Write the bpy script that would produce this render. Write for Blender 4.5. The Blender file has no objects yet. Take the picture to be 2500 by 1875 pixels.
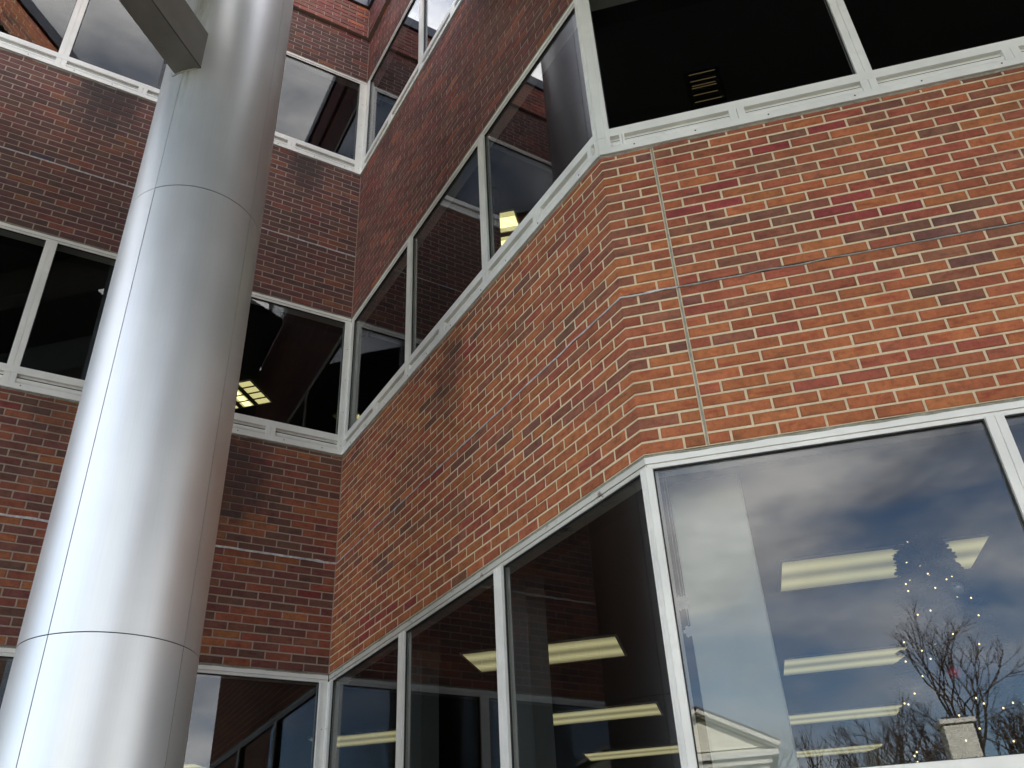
import bpy, bmesh, math, random
import numpy as np
from mathutils import Vector, Matrix

random.seed(7)
rng = np.random.default_rng(11)
SC = bpy.context.scene
COL = SC.collection
GZ = 3.5                       # height of the lower window heads above the pavement (m)

# ------------------------------------------------------------------ camera
CAM = Vector((-2.36326, -7.02291, -1.89609 + GZ))
def rodr(r):
    th = np.linalg.norm(r); k = r / th
    K = np.array([[0, -k[2], k[1]], [k[2], 0, -k[0]], [-k[1], k[0], 0]])
    return np.eye(3) + np.sin(th) * K + (1 - np.cos(th)) * K @ K
RW = rodr(np.array([-0.5671, -0.5153, 0.1017])) @ np.array([[1, 0, 0], [0, 0, -1], [0, 1, 0.]])
FPX = 2124.65
cam_data = bpy.data.cameras.new('camera')
cam = bpy.data.objects.new('camera', cam_data); COL.objects.link(cam)
m3 = np.column_stack([RW[0], -RW[1], -RW[2]])
cam.matrix_world = Matrix.Translation(CAM) @ Matrix(m3.tolist()).to_4x4()
cam_data.sensor_width = 36.0; cam_data.sensor_fit = 'HORIZONTAL'
cam_data.lens = FPX / 2500 * 36.0
cam_data.clip_start = 0.05; cam_data.clip_end = 3000
SC.camera = cam

# ------------------------------------------------------------------ sky and sun
SUN_EL, SUN_AZ = math.radians(30), math.radians(47)     # azimuth from +X, behind the building
world = bpy.data.worlds.new('World'); SC.world = world; world.use_nodes = True
nt = world.node_tree; nt.nodes.clear()
def N(t, **kw):
    n = nt.nodes.new(t)
    for k, v in kw.items():
        if k.startswith('i_'): n.inputs[k[2:].replace('_', ' ')].default_value = v
        else: setattr(n, k, v)
    return n
sky = N('ShaderNodeTexSky'); sky.sky_type = 'NISHITA'; sky.sun_disc = False
sky.sun_elevation = SUN_EL; sky.sun_rotation = math.radians(90) - SUN_AZ
sky.air_density = 1.0; sky.dust_density = 0.3; sky.ozone_density = 3.0
tc = N('ShaderNodeTexCoord')
mp = N('ShaderNodeMapping'); mp.inputs['Scale'].default_value = (1.0, 1.0, 2.3); mp.inputs['Location'].default_value = (1.8, 0.4, 10.99)
nt.links.new(tc.outputs['Generated'], mp.inputs['Vector'])
n1 = N('ShaderNodeTexNoise'); n1.inputs['Scale'].default_value = 1.8; n1.inputs['Detail'].default_value = 7; n1.inputs['Roughness'].default_value = 0.55; n1.inputs['Distortion'].default_value = 0.35
n2 = N('ShaderNodeTexNoise'); n2.inputs['Scale'].default_value = 2.7; n2.inputs['Detail'].default_value = 6; n2.inputs['Roughness'].default_value = 0.6
nt.links.new(mp.outputs[0], n1.inputs['Vector']); nt.links.new(mp.outputs[0], n2.inputs['Vector'])
cr = N('ShaderNodeValToRGB'); cr.color_ramp.elements[0].position = 0.43; cr.color_ramp.elements[1].position = 0.60; cr.color_ramp.elements[0].color = (0.06, 0.06, 0.06, 1)
nt.links.new(n1.outputs['Fac'], cr.inputs['Fac'])
cc = N('ShaderNodeValToRGB'); cc.color_ramp.elements[0].position = 0.36; cc.color_ramp.elements[1].position = 0.62
cc.color_ramp.elements[0].color = (0.17, 0.185, 0.22, 1); cc.color_ramp.elements[1].color = (1.0, 0.955, 0.89, 1)
nt.links.new(n2.outputs['Fac'], cc.inputs['Fac'])
cb = N('ShaderNodeVectorMath', operation='SCALE'); cb.inputs['Scale'].default_value = 14.0
nt.links.new(cc.outputs['Color'], cb.inputs[0])
mx = N('ShaderNodeMix', data_type='RGBA')
nt.links.new(cr.outputs['Color'], mx.inputs[0]); nt.links.new(sky.outputs[0], mx.inputs[6]); nt.links.new(cb.outputs[0], mx.inputs[7])
bg = N('ShaderNodeBackground'); bg.inputs['Strength'].default_value = 0.1
nt.links.new(mx.outputs[2], bg.inputs['Color'])
wo = N('ShaderNodeOutputWorld'); nt.links.new(bg.outputs[0], wo.inputs[0])
sd = bpy.data.lights.new('sun', 'SUN'); sd.energy = 5.0; sd.angle = math.radians(0.5); sd.color = (1.0, 0.95, 0.86)
sun = bpy.data.objects.new('sun', sd); COL.objects.link(sun)
sdir = Vector((math.cos(SUN_EL) * math.cos(SUN_AZ), math.cos(SUN_EL) * math.sin(SUN_AZ), math.sin(SUN_EL)))
sun.rotation_euler = sdir.to_track_quat('Z', 'Y').to_euler()
sun.location = (20, 20, 40)
vs = SC.view_settings
SC.display_settings.display_device = 'sRGB'
vs.view_transform = 'Standard'; vs.look = 'None'; vs.gamma = 1.0; vs.use_curve_mapping = False
vs.exposure = 2.05
SC.render.engine = 'CYCLES'
try:
    SC.cycles.max_bounces = 10; SC.cycles.transparent_max_bounces = 24; SC.cycles.glossy_bounces = 6
    SC.cycles.caustics_reflective = False; SC.cycles.caustics_refractive = False
except Exception: pass

# ------------------------------------------------------------------ material helpers
class Mat:
    def __init__(s, name):
        s.m = bpy.data.materials.new(name); s.m.use_nodes = True
        s.t = s.m.node_tree; s.t.nodes.clear()
        s.out = s.n('ShaderNodeOutputMaterial')
    def n(s, t, ins=None, **kw):
        n = s.t.nodes.new(t)
        for k, v in kw.items(): setattr(n, k, v)
        for k, v in (ins or {}).items():
            if isinstance(v, bpy.types.NodeSocket): s.t.links.new(v, n.inputs[k])
            else: n.inputs[k].default_value = v
        return n
    def ramp(s, fac, stops, interp='LINEAR'):
        r = s.n('ShaderNodeValToRGB', {'Fac': fac}); e = r.color_ramp.elements; r.color_ramp.interpolation = interp
        while len(e) > 1: e.remove(e[-1])
        e[0].position = stops[0][0]; e[0].color = stops[0][1] if len(stops[0][1]) == 4 else (*stops[0][1], 1)
        for p, c in stops[1:]:
            q = e.new(p); q.color = c if len(c) == 4 else (*c, 1)
        return r.outputs['Color']
    def mix(s, f, a, b, mode='MIX'):
        n = s.n('ShaderNodeMix', data_type='RGBA', blend_type=mode)
        for i, v in ((0, f), (6, a), (7, b)):
            if isinstance(v, bpy.types.NodeSocket): s.t.links.new(v, n.inputs[i])
            else: n.inputs[i].default_value = v if i == 0 or len(v) == 4 else (*v, 1)
        return n.outputs[2]
    def math(s, op, a, b=0.0, clamp=False):
        n = s.n('ShaderNodeMath', operation=op, use_clamp=clamp)
        for i, v in ((0, a), (1, b)):
            if isinstance(v, bpy.types.NodeSocket): s.t.links.new(v, n.inputs[i])
            else: n.inputs[i].default_value = v
        return n.outputs[0]
    def noise(s, vec, scale, detail=4, rough=0.55):
        return s.n('ShaderNodeTexNoise', {'Vector': vec, 'Scale': scale, 'Detail': detail, 'Roughness': rough}).outputs['Fac']
    def bsdf(s, **ins):
        p = s.n('ShaderNodeBsdfPrincipled')
        for k, v in ins.items():
            k = k.replace('_', ' ')
            if isinstance(v, bpy.types.NodeSocket): s.t.links.new(v, p.inputs[k])
            else: p.inputs[k].default_value = (*v, 1) if (isinstance(v, tuple) and len(v) == 3 and k in ('Base Color', 'Emission Color')) else v
        s.t.links.new(p.outputs[0], s.out.inputs[0]); return p
    def bump(s, h, strength=0.3, dist=0.01):
        return s.n('ShaderNodeBump', {'Height': h, 'Strength': strength, 'Distance': dist}).outputs['Normal']

AA, AB, LM = -1.5574, -0.7601, 4.2
dL = Vector((-1, 0, 0)); dM = Vector((math.cos(AA), math.sin(AA), 0)); dR = Vector((math.cos(AB), math.sin(AB), 0))
P0 = Vector((0, 0, 0)); P1 = dM * LM
WALL = {'L': (P0, dL, Vector((0, -1, 0))), 'M': (P0, dM, Vector((dM.y, -dM.x, 0))), 'R': (P1, dR, Vector((dR.y, -dR.x, 0)))}
def wp(w, s, o, z):
    O, D, Nn = WALL[w]; return O + D * s + Nn * o + Vector((0, 0, z + GZ))

# stains in wall coordinates -> world positions (soot and run-off below window joints)
STAINS = [(wp('L', 2.72, 0, 5.60), 0.40, 0.75), (wp('L', 0.66, 0, 5.55), 0.26, 0.7), (wp('L', 0.98, 0, 1.60), 0.44, 0.72),
          (wp('M', 2.22, 0, 1.66), 0.30, 0.42), (wp('L', 2.45, 0, 1.9), 0.25, 0.35), (wp('M', 0.8, 0, 5.6), 0.22, 0.5), (wp('R', 2.3, 0, 1.93), 0.2, 0.25)]
def stain_mask(M, pos):
    tot = None
    nz = M.noise(pos, 7.0, 5, 0.65)
    for c, r, k in STAINS:
        d = M.n('ShaderNodeVectorMath', {0: pos, 1: tuple(c)}, operation='SUBTRACT').outputs[0]
        d = M.n('ShaderNodeVectorMath', {0: d, 1: (1, 1, 0.62)}, operation='MULTIPLY').outputs[0]
        L = M.n('ShaderNodeVectorMath', {0: d}, operation='LENGTH').outputs['Value']
        f = M.math('SUBTRACT', 1.0, M.math('DIVIDE', L, r))
        f = M.math('ADD', f, M.math('MULTIPLY', M.math('SUBTRACT', nz, 0.5), 1.6))
        f = M.math('MULTIPLY', M.math('MULTIPLY', f, 1.6, True), k)
        tot = f if tot is None else M.math('MAXIMUM', tot, f)
    return tot

def brick_material(name, per_object):
    M = Mat(name)
    pos = M.n('ShaderNodeNewGeometry').outputs['Position']
    if per_object:
        oi = M.n('ShaderNodeObjectInfo'); base = oi.outputs['Color']; rnd = oi.outputs['Random']
    else:
        at = M.n('ShaderNodeAttribute', attribute_name='brick_tint'); base = at.outputs['Color']
        rnd = M.n('ShaderNodeSeparateColor', {0: base}).outputs[1]
        rnd = M.math('FRACT', M.math('MULTIPLY', rnd, 517.3))
    uv = M.n('ShaderNodeUVMap').outputs[0]
    n1 = M.noise(pos, 38.0, 6, 0.7)
    n2 = M.noise(pos, 9.0, 3, 0.5)
    n3 = M.noise(pos, 240.0, 2, 0.6)
    c = M.mix(1.0, base, M.ramp(n1, [(0.25, (0.66, 0.66, 0.68)), (0.5, (1, 1, 1)), (0.75, (1.2, 1.18, 1.15))]), 'MULTIPLY')
    c = M.mix(1.0, c, M.ramp(n2, [(0.3, (0.82, 0.80, 0.82)), (0.65, (1.12, 1.1, 1.08))]), 'MULTIPLY')
    c = M.mix(1.0, c, M.ramp(n3, [(0.3, (0.86, 0.86, 0.86)), (0.7, (1.1, 1.1, 1.1))]), 'MULTIPLY')
    # fire-flash inside a brick: patches lean to crimson or brown
    of = M.n('ShaderNodeVectorMath', {0: pos, 1: M.n('ShaderNodeCombineXYZ', {0: rnd, 1: rnd, 2: rnd}).outputs[0]}, operation='ADD').outputs[0]
    pm = M.n('ShaderNodeMapping', {'Vector': of, 'Scale': (1, 1, 3.2)}).outputs[0]
    fl = M.n('ShaderNodeMapRange', {'Value': M.noise(pm, 11.0, 3, 0.55), 'From Min': 0.50, 'From Max': 0.68}).outputs[0]
    hue = M.ramp(M.math('FRACT', M.math('MULTIPLY', rnd, 7.0)), [(0.0, (0.72, 0.52, 0.62)), (0.49, (0.78, 0.60, 0.66)), (0.5, (0.62, 0.78, 0.92)), (0.8, (0.85, 0.95, 1.0)), (1.0, (1.05, 1.08, 1.05))], 'CONSTANT')
    c = M.mix(M.math('MULTIPLY', fl, 0.8), c, M.mix(1.0, c, hue, 'MULTIPLY'))
    # kiln-flashed darker rim on some bricks
    sx = M.n('ShaderNodeSeparateXYZ', {0: uv})
    ex = M.math('ABSOLUTE', M.math('SUBTRACT', sx.outputs[0], 0.5)); ey = M.math('ABSOLUTE', M.math('SUBTRACT', sx.outputs[1], 0.5))
    e = M.math('MAXIMUM', M.math('ADD', M.math('MULTIPLY', M.math('SUBTRACT', ex, 0.5), 3.2), 0.5), ey)
    e = M.math('ADD', e, M.math('MULTIPLY', M.math('SUBTRACT', n1, 0.5), 0.22))
    e = M.n('ShaderNodeMapRange', {'Value': e, 'From Min': 0.33, 'From Max': 0.50, 'To Min': 0.0, 'To Max': 1.0}).outputs[0]
    e = M.math('MULTIPLY', e, M.math('MULTIPLY', M.math('GREATER_THAN', rnd, 0.45), 0.42))
    c = M.mix(e, c, (0.075, 0.048, 0.033))
    # faint lime bloom
    w = M.n('ShaderNodeMapRange', {'Value': M.noise(pos, 55.0, 5, 0.75), 'From Min': 0.66, 'From Max': 0.8}).outputs[0]
    c = M.mix(M.math('MULTIPLY', w, 0.16), c, (0.5, 0.42, 0.36))
    st = stain_mask(M, pos)
    c = M.mix(st, c, (0.028, 0.022, 0.022))
    h = M.math('ADD', M.math('MULTIPLY', n1, 0.7), M.math('MULTIPLY', n3, 0.3))
    M.bsdf(Base_Color=c, Roughness=0.78, Specular_IOR_Level=0.35, Normal=M.bump(h, 0.35, 0.004))
    return M.m

def simple(name, col, rough=0.5, metal=0.0, var=0.12, nscale=8.0, bump=0.0, spec=0.5):
    M = Mat(name); pos = M.n('ShaderNodeNewGeometry').outputs['Position']
    f = M.noise(pos, nscale, 5, 0.6)
    lo = tuple(x * (1 - var) for x in col); hi = tuple(min(1, x * (1 + var)) for x in col)
    c = M.ramp(f, [(0.3, lo), (0.7, hi)])
    kw = dict(Base_Color=c, Roughness=rough, Metallic=metal, Specular_IOR_Level=spec)
    if bump: kw['Normal'] = M.bump(M.noise(pos, nscale * 6, 4), bump, 0.004)
    M.bsdf(**kw); return M.m

MAT = {}
MAT['brick'] = brick_material('brick', True)
MAT['brick_many'] = brick_material('brick_many', False)
def mortar_mat(nm, lo, hi):
    M = Mat(nm); pos = M.n('ShaderNodeNewGeometry').outputs['Position']
    c = M.ramp(M.noise(pos, 60, 5, 0.7), [(0.3, lo), (0.7, hi)])
    c = M.mix(M.math('MULTIPLY', M.ramp(M.noise(pos, 2.2, 3), [(0.5, (0, 0, 0)), (0.72, (1, 1, 1))]), 0.35), c, (0.30, 0.25, 0.19))
    c = M.mix(M.math('MULTIPLY', stain_mask(M, pos), 0.9), c, (0.035, 0.03, 0.028))
    M.bsdf(Base_Color=c, Roughness=0.9, Specular_IOR_Level=0.2, Normal=M.bump(M.noise(pos, 300, 3), 0.5, 0.003)); return M.m
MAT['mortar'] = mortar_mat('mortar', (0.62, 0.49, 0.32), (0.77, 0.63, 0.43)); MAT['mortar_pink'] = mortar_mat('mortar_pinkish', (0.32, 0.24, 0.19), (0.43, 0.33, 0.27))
def frame_mat(name, base, grime=0.35, rust=False):
    M = Mat(name); pos = M.n('ShaderNodeNewGeometry').outputs['Position']
    f = M.noise(pos, 3.0, 3, 0.5); g = M.noise(pos, 14.0, 3, 0.5)
    c = M.ramp(f, [(0.3, tuple(x * 0.86 for x in base)), (0.65, base)])
    gm = M.n('ShaderNodeMapRange', {'Value': M.math('ADD', M.math('MULTIPLY', f, 0.5), M.math('MULTIPLY', g, 0.5)), 'From Min': 0.56, 'From Max': 0.74, 'To Max': grime}).outputs[0]
    c = M.mix(gm, c, (0.30, 0.27, 0.20))
    if rust:
        r_ = M.noise(pos, 8.0, 5, 0.75)
        r_ = M.n('ShaderNodeMapRange', {'Value': r_, 'From Min': 0.60, 'From Max': 0.68, 'To Max': 0.85}).outputs[0]
        c = M.mix(r_, c, (0.085, 0.035, 0.018))
    M.bsdf(Base_Color=c, Roughness=0.42, Specular_IOR_Level=0.5, ); return M.m
MAT['frame'] = frame_mat('painted_aluminium', (0.87, 0.85, 0.795), 0.2)
MAT['frame_dirty'] = frame_mat('weathered_aluminium', (0.62, 0.60, 0.54), 0.6, True)
MAT['gasket'] = simple('gasket', (0.018, 0.018, 0.018), 0.6)
MAT['groove'] = simple('groove_shadow_gap', (0.06, 0.055, 0.05), 0.8)
MAT['lining'] = simple('dark_lining', (0.022, 0.022, 0.024), 0.9)
MAT['screw'] = simple('screw', (0.10, 0.09, 0.075), 0.5, 0.5)
MAT['sealant'] = simple('sealant', (0.27, 0.26, 0.205), 0.85, 0, 0.35, 25, 0.4)
MAT['sealant_pale'] = simple('sealant_pale', (0.52, 0.51, 0.49), 0.7, 0, 0.3, 30, 0.3)
MAT['joint_grey'] = simple('joint_grey', (0.31, 0.30, 0.255), 0.8, 0, 0.3, 22, 0.4)
MAT['crack'] = simple('crack', (0.04, 0.032, 0.026), 0.95, 0, 0.3, 30)
MAT['coping'] = simple('coping_metal', (0.065, 0.07, 0.085), 0.35, 0.6, 0.15, 3)
MAT['canopy'] = simple('canopy_soffit', (0.016, 0.0155, 0.017), 0.7, 0, 0.2, 3)
MAT['beam'] = simple('beam_paint', (0.22, 0.215, 0.20), 0.42, 0.35, 0.12, 4)
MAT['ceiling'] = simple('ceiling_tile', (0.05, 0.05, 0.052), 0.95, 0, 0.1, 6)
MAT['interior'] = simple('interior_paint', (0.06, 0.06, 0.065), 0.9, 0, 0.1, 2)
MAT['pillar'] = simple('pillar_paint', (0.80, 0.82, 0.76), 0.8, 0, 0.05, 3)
MAT['pillar_shaded'] = simple('pillar_paint_shaded', (0.14, 0.15, 0.155), 0.8, 0, 0.05, 3)  # darker copy of the pillar paint; dim indoor light is put into its colour
MAT['fixture'] = simple('fixture_enamel', (0.7, 0.68, 0.6), 0.5, 0, 0.05, 3)
MAT['asphalt'] = simple('asphalt', (0.05, 0.05, 0.052), 0.9, 0, 0.3, 1.5, 0.3)
MAT['paving'] = simple('concrete_paving', (0.36, 0.35, 0.32), 0.9, 0, 0.15, 1.3, 0.3)
MAT['grass'] = simple('dormant_grass', (0.10, 0.10, 0.045), 0.95, 0, 0.4, 0.6, 0.5)
MAT['siding'] = simple('cream_siding', (0.86, 0.83, 0.69), 0.6, 0, 0.03, 1)
MAT['trim_white'] = simple('white_trim', (0.82, 0.80, 0.72), 0.5, 0, 0.03, 1)
MAT['shingle'] = simple('roof_shingle', (0.16, 0.15, 0.15), 0.9, 0, 0.2, 3)
MAT['chimney'] = simple('painted_chimney_brick', (0.86, 0.84, 0.74), 0.8, 0, 0.06, 6, 0.4)
MAT['bark'] = simple('bark', (0.10, 0.075, 0.055), 0.9, 0, 0.3, 8)
MAT['fir'] = simple('fir_needles', (0.012, 0.02, 0.013), 1.0, 0, 0.4, 30)
MAT['red_ball'] = simple('red_bauble', (0.55, 0.03, 0.07), 0.25, 0.2, 0.05, 3)
MAT['silver_ball'] = simple('silver_bauble', (0.62, 0.64, 0.68), 0.25, 0.6, 0.05, 3)
MAT['paper'] = simple('white_paper', (0.85, 0.85, 0.85), 0.7, 0, 0.03, 3)

def glass_mat(name, tint, r0, r1):
    M = Mat(name); lw = M.n('ShaderNodeLayerWeight', {'Blend': 0.5})
    # two-surface reflectance: rises from r0 face-on to r1 at grazing (Schlick)
    geo = M.n('ShaderNodeNewGeometry')
    d = M.n('ShaderNodeVectorMath', {0: geo.outputs['Normal'], 1: geo.outputs['Incoming']}, operation='DOT_PRODUCT').outputs['Value']
    d = M.math('SUBTRACT', 1.0, M.math('ABSOLUTE', d), True)
    f = M.math('POWER', d, 4.4)
    f = M.math('ADD', M.math('MULTIPLY', f, r1 - r0), r0, True)
    pos = geo.outputs['Position']
    gl = M.n('ShaderNodeBsdfGlossy', {'Color': (0.93, 0.95, 1.0, 1), 'Roughness': 0.0})
    tr = M.n('ShaderNodeBsdfTransparent', {'Color': (*tint, 1)})
    ms = M.n('ShaderNodeMixShader', {0: f, 1: tr.outputs[0], 2: gl.outputs[0]})
    M.t.links.new(ms.outputs[0], M.out.inputs[0]); return M.m
MAT['glass'] = glass_mat('tinted_glass', (0.73, 0.74, 0.73), 0.040, 0.8)
def emis(name, fn_or_col, strength):
    M = Mat(name); uv = M.n('ShaderNodeUVMap').outputs[0]
    sx = M.n('ShaderNodeSeparateXYZ', {0: uv})
    if fn_or_col == 'lens':
        # two tubes glowing through a prismatic lens
        v = sx.outputs[1]
        a = M.n('ShaderNodeMapRange', {'Value': M.math('ABSOLUTE', M.math('SUBTRACT', v, 0.25)), 'From Min': 0.0, 'From Max': 0.25, 'To Min': 1.0, 'To Max': 0.42}, interpolation_type='SMOOTHSTEP').outputs[0]
        b = M.n('ShaderNodeMapRange', {'Value': M.math('ABSOLUTE', M.math('SUBTRACT', v, 0.75)), 'From Min': 0.0, 'From Max': 0.25, 'To Min': 1.0, 'To Max': 0.42}, interpolation_type='SMOOTHSTEP').outputs[0]
        s = M.math('MULTIPLY', M.math('MAXIMUM', a, b), strength); col = (1.0, 0.92, 0.50, 1)
    else:
        s = strength; col = (*fn_or_col, 1)
    e = M.n('ShaderNodeEmission', {'Color': col, 'Strength': s}); M.t.links.new(e.outputs[0], M.out.inputs[0]); return M.m
MAT['lens'] = emis('lamp_lens', 'lens', 0.185)
MAT['tube'] = emis('lamp_tube', (1.0, 0.86, 0.36), 0.9)
MAT['bulb'] = emis('fairy_bulb', (1.0, 0.76, 0.36), 1.1)
MAT['louver'] = simple('louver_blade', (0.62, 0.58, 0.42), 0.4, 0.3, 0.05, 3)

def metal_clad():
    M = Mat('anodised_cladding'); geo = M.n('ShaderNodeNewGeometry'); pos = geo.outputs['Position']
    tcn = M.n('ShaderNodeTexCoord')
    st = M.n('ShaderNodeMapping', {'Vector': pos, 'Scale': (55, 55, 0.7)}).outputs[0]
    brush = M.noise(st, 3.0, 4, 0.6); big = M.noise(pos, 1.6, 4, 0.5); fine = M.noise(pos, 160, 3, 0.6)
    c = M.ramp(big, [(0.3, (0.70, 0.707, 0.715)), (0.7, (0.785, 0.79, 0.795))])
    c = M.mix(1.0, c, M.ramp(brush, [(0.3, (0.975, 0.975, 0.98)), (0.7, (1.015, 1.015, 1.015))]), 'MULTIPLY')
    # run-off streak below the beam joint
    so = Vector((-1.855 - 0.451 * math.cos(math.radians(43)), -1.90 - 0.451 * math.sin(math.radians(43)), 3.60 + GZ))
    d = M.n('ShaderNodeVectorMath', {0: pos, 1: tuple(so)}, operation='SUBTRACT').outputs[0]
    s3 = M.n('ShaderNodeSeparateXYZ', {0: d})
    lat = M.math('ADD', M.math('MULTIPLY', s3.outputs[0], math.sin(math.radians(43))), M.math('MULTIPLY', s3.outputs[1], -math.cos(math.radians(43))))
    latn = M.math('ABSOLUTE', M.math('ADD', lat, -0.03))
    a = M.n('ShaderNodeMapRange', {'Value': latn, 'From Min': 0.02, 'From Max': 0.11, 'To Min': 1.0, 'To Max': 0.0}).outputs[0]
    b = M.n('ShaderNodeMapRange', {'Value': s3.outputs[2], 'From Min': -1.0, 'From Max': 0.12, 'To Min': 0.0, 'To Max': 1.0}).outputs[0]
    k = M.math('MULTIPLY', M.math('MULTIPLY', a, M.math('MULTIPLY', b, b)), M.ramp(M.noise(M.n('ShaderNodeMapping', {'Vector': pos, 'Scale': (14, 14, 1.5)}).outputs[0], 2, 3), [(0.3, (0.35, 0.35, 0.35)), (0.65, (1, 1, 1))]))
    c = M.mix(M.math('MULTIPLY', k, 0.75), c, (0.20, 0.19, 0.13))
    r = M.math('ADD', M.math('MULTIPLY', big, 0.12), 0.40)
    r = M.math('ADD', r, M.math('MULTIPLY', k, 0.3))
    M.bsdf(Base_Color=c, Metallic=0.75, Roughness=r, Normal=M.bump(M.math('ADD', M.math('MULTIPLY', fine, 0.5), M.math('MULTIPLY', brush, 0.2)), 0.015, 0.002))
    return M.m
MAT['clad'] = metal_clad()
MAT['seam'] = simple('seam_gap', (0.05, 0.05, 0.05), 0.8)

# ------------------------------------------------------------------ object helpers
def link(name, me, parent=None, mat=None):
    o = bpy.data.objects.new(name, me); COL.objects.link(o)
    if parent is not None: o.parent = parent
    if mat is not None and me is not None and len(me.materials) == 0: me.materials.append(mat)
    return o
def thing(name, label, cat, loc, group=None):
    o = bpy.data.objects.new(name, None); COL.objects.link(o); o.location = loc
    o.empty_display_size = 0.2
    o['label'] = label; o['category'] = cat
    if group: o['group'] = group
    return o
def place(o, root):        # geometry given in world coordinates under a translated root
    o.parent = root; o.location = -root.location
    return o
class MB:
    def __init__(s): s.v = []; s.f = []; s.uv = []
    def quadbox(s, P):     # P: 8 points, 0-3 one face, 4-7 opposite
        b = len(s.v); s.v += [tuple(p) for p in P]
        for f in ((0, 1, 2, 3), (7, 6, 5, 4), (0, 4, 5, 1), (1, 5, 6, 2), (2, 6, 7, 3), (3, 7, 4, 0)):
            s.f.append(tuple(b + i for i in f))
    def wbox(s, w, s0, s1, z0, z1, o0, o1):
        P = [wp(w, s0, o1, z0), wp(w, s1, o1, z0), wp(w, s1, o1, z1), wp(w, s0, o1, z1),
             wp(w, s0, o0, z0), wp(w, s1, o0, z0), wp(w, s1, o0, z1), wp(w, s0, o0, z1)]
        s.quadbox(P)
    def box(s, c, h, X=Vector((1, 0, 0)), Y=Vector((0, 1, 0)), Z=Vector((0, 0, 1))):
        c = Vector(c); P = []
        for sz in (-1, 1):
            for sx, sy in ((-1, -1), (1, -1), (1, 1), (-1, 1)):
                P.append(c + X * h[0] * sx + Y * h[1] * sy + Z * h[2] * sz)
        s.quadbox(P)
    def prism(s, poly, z0, z1):
        b = len(s.v); n = len(poly)
        s.v += [(p[0], p[1], z0) for p in poly] + [(p[0], p[1], z1) for p in poly]
        s.f.append(tuple(b + i for i in range(n))[::-1]); s.f.append(tuple(b + n + i for i in range(n)))
        for i in range(n): j = (i + 1) % n; s.f.append((b + i, b + j, b + n + j, b + n + i))
    def tube(s, a, b, r0, r1, n=6, cap=True):
        a = Vector(a); b = Vector(b); d = (b - a)
        if d.length < 1e-6: return
        d.normalize(); u = d.orthogonal().normalized(); v = d.cross(u); k = len(s.v)
        for (p, r) in ((a, r0), (b, r1)):
            for i in range(n):
                t = 2 * math.pi * i / n; s.v.append(tuple(p + (u * math.cos(t) + v * math.sin(t)) * r))
        for i in range(n): j = (i + 1) % n; s.f.append((k + i, k + j, k + n + j, k + n + i))
        if cap: s.f.append(tuple(k + i for i in range(n))[::-1]); s.f.append(tuple(k + n + i for i in range(n)))
    def mesh(s, name, smooth=False, fixn=True):
        me = bpy.data.meshes.new(name); me.from_pydata(s.v, [], s.f)
        if fixn:
            bm = bmesh.new(); bm.from_mesh(me); bmesh.ops.recalc_face_normals(bm, faces=bm.faces); bm.to_mesh(me); bm.free()
        if smooth:
            for p in me.polygons: p.use_smooth = True
        me.update(); return me
    def build(s, name, mat, root=None, smooth=False):
        me = s.mesh(name, smooth); me.materials.append(mat)
        o = link(name, me)
        if root is not None: place(o, root)
        return o
def sub(o, parent_part):     # child of a part whose own location was shifted by place()
    o.parent = parent_part; o.location = (0, 0, 0)
    return o
def bevel(o, w, seg=1):
    b = o.modifiers.new('bevel', 'BEVEL'); b.width = w; b.segments = seg; b.limit_method = 'ANGLE'; b.angle_limit = math.radians(40)

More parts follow.
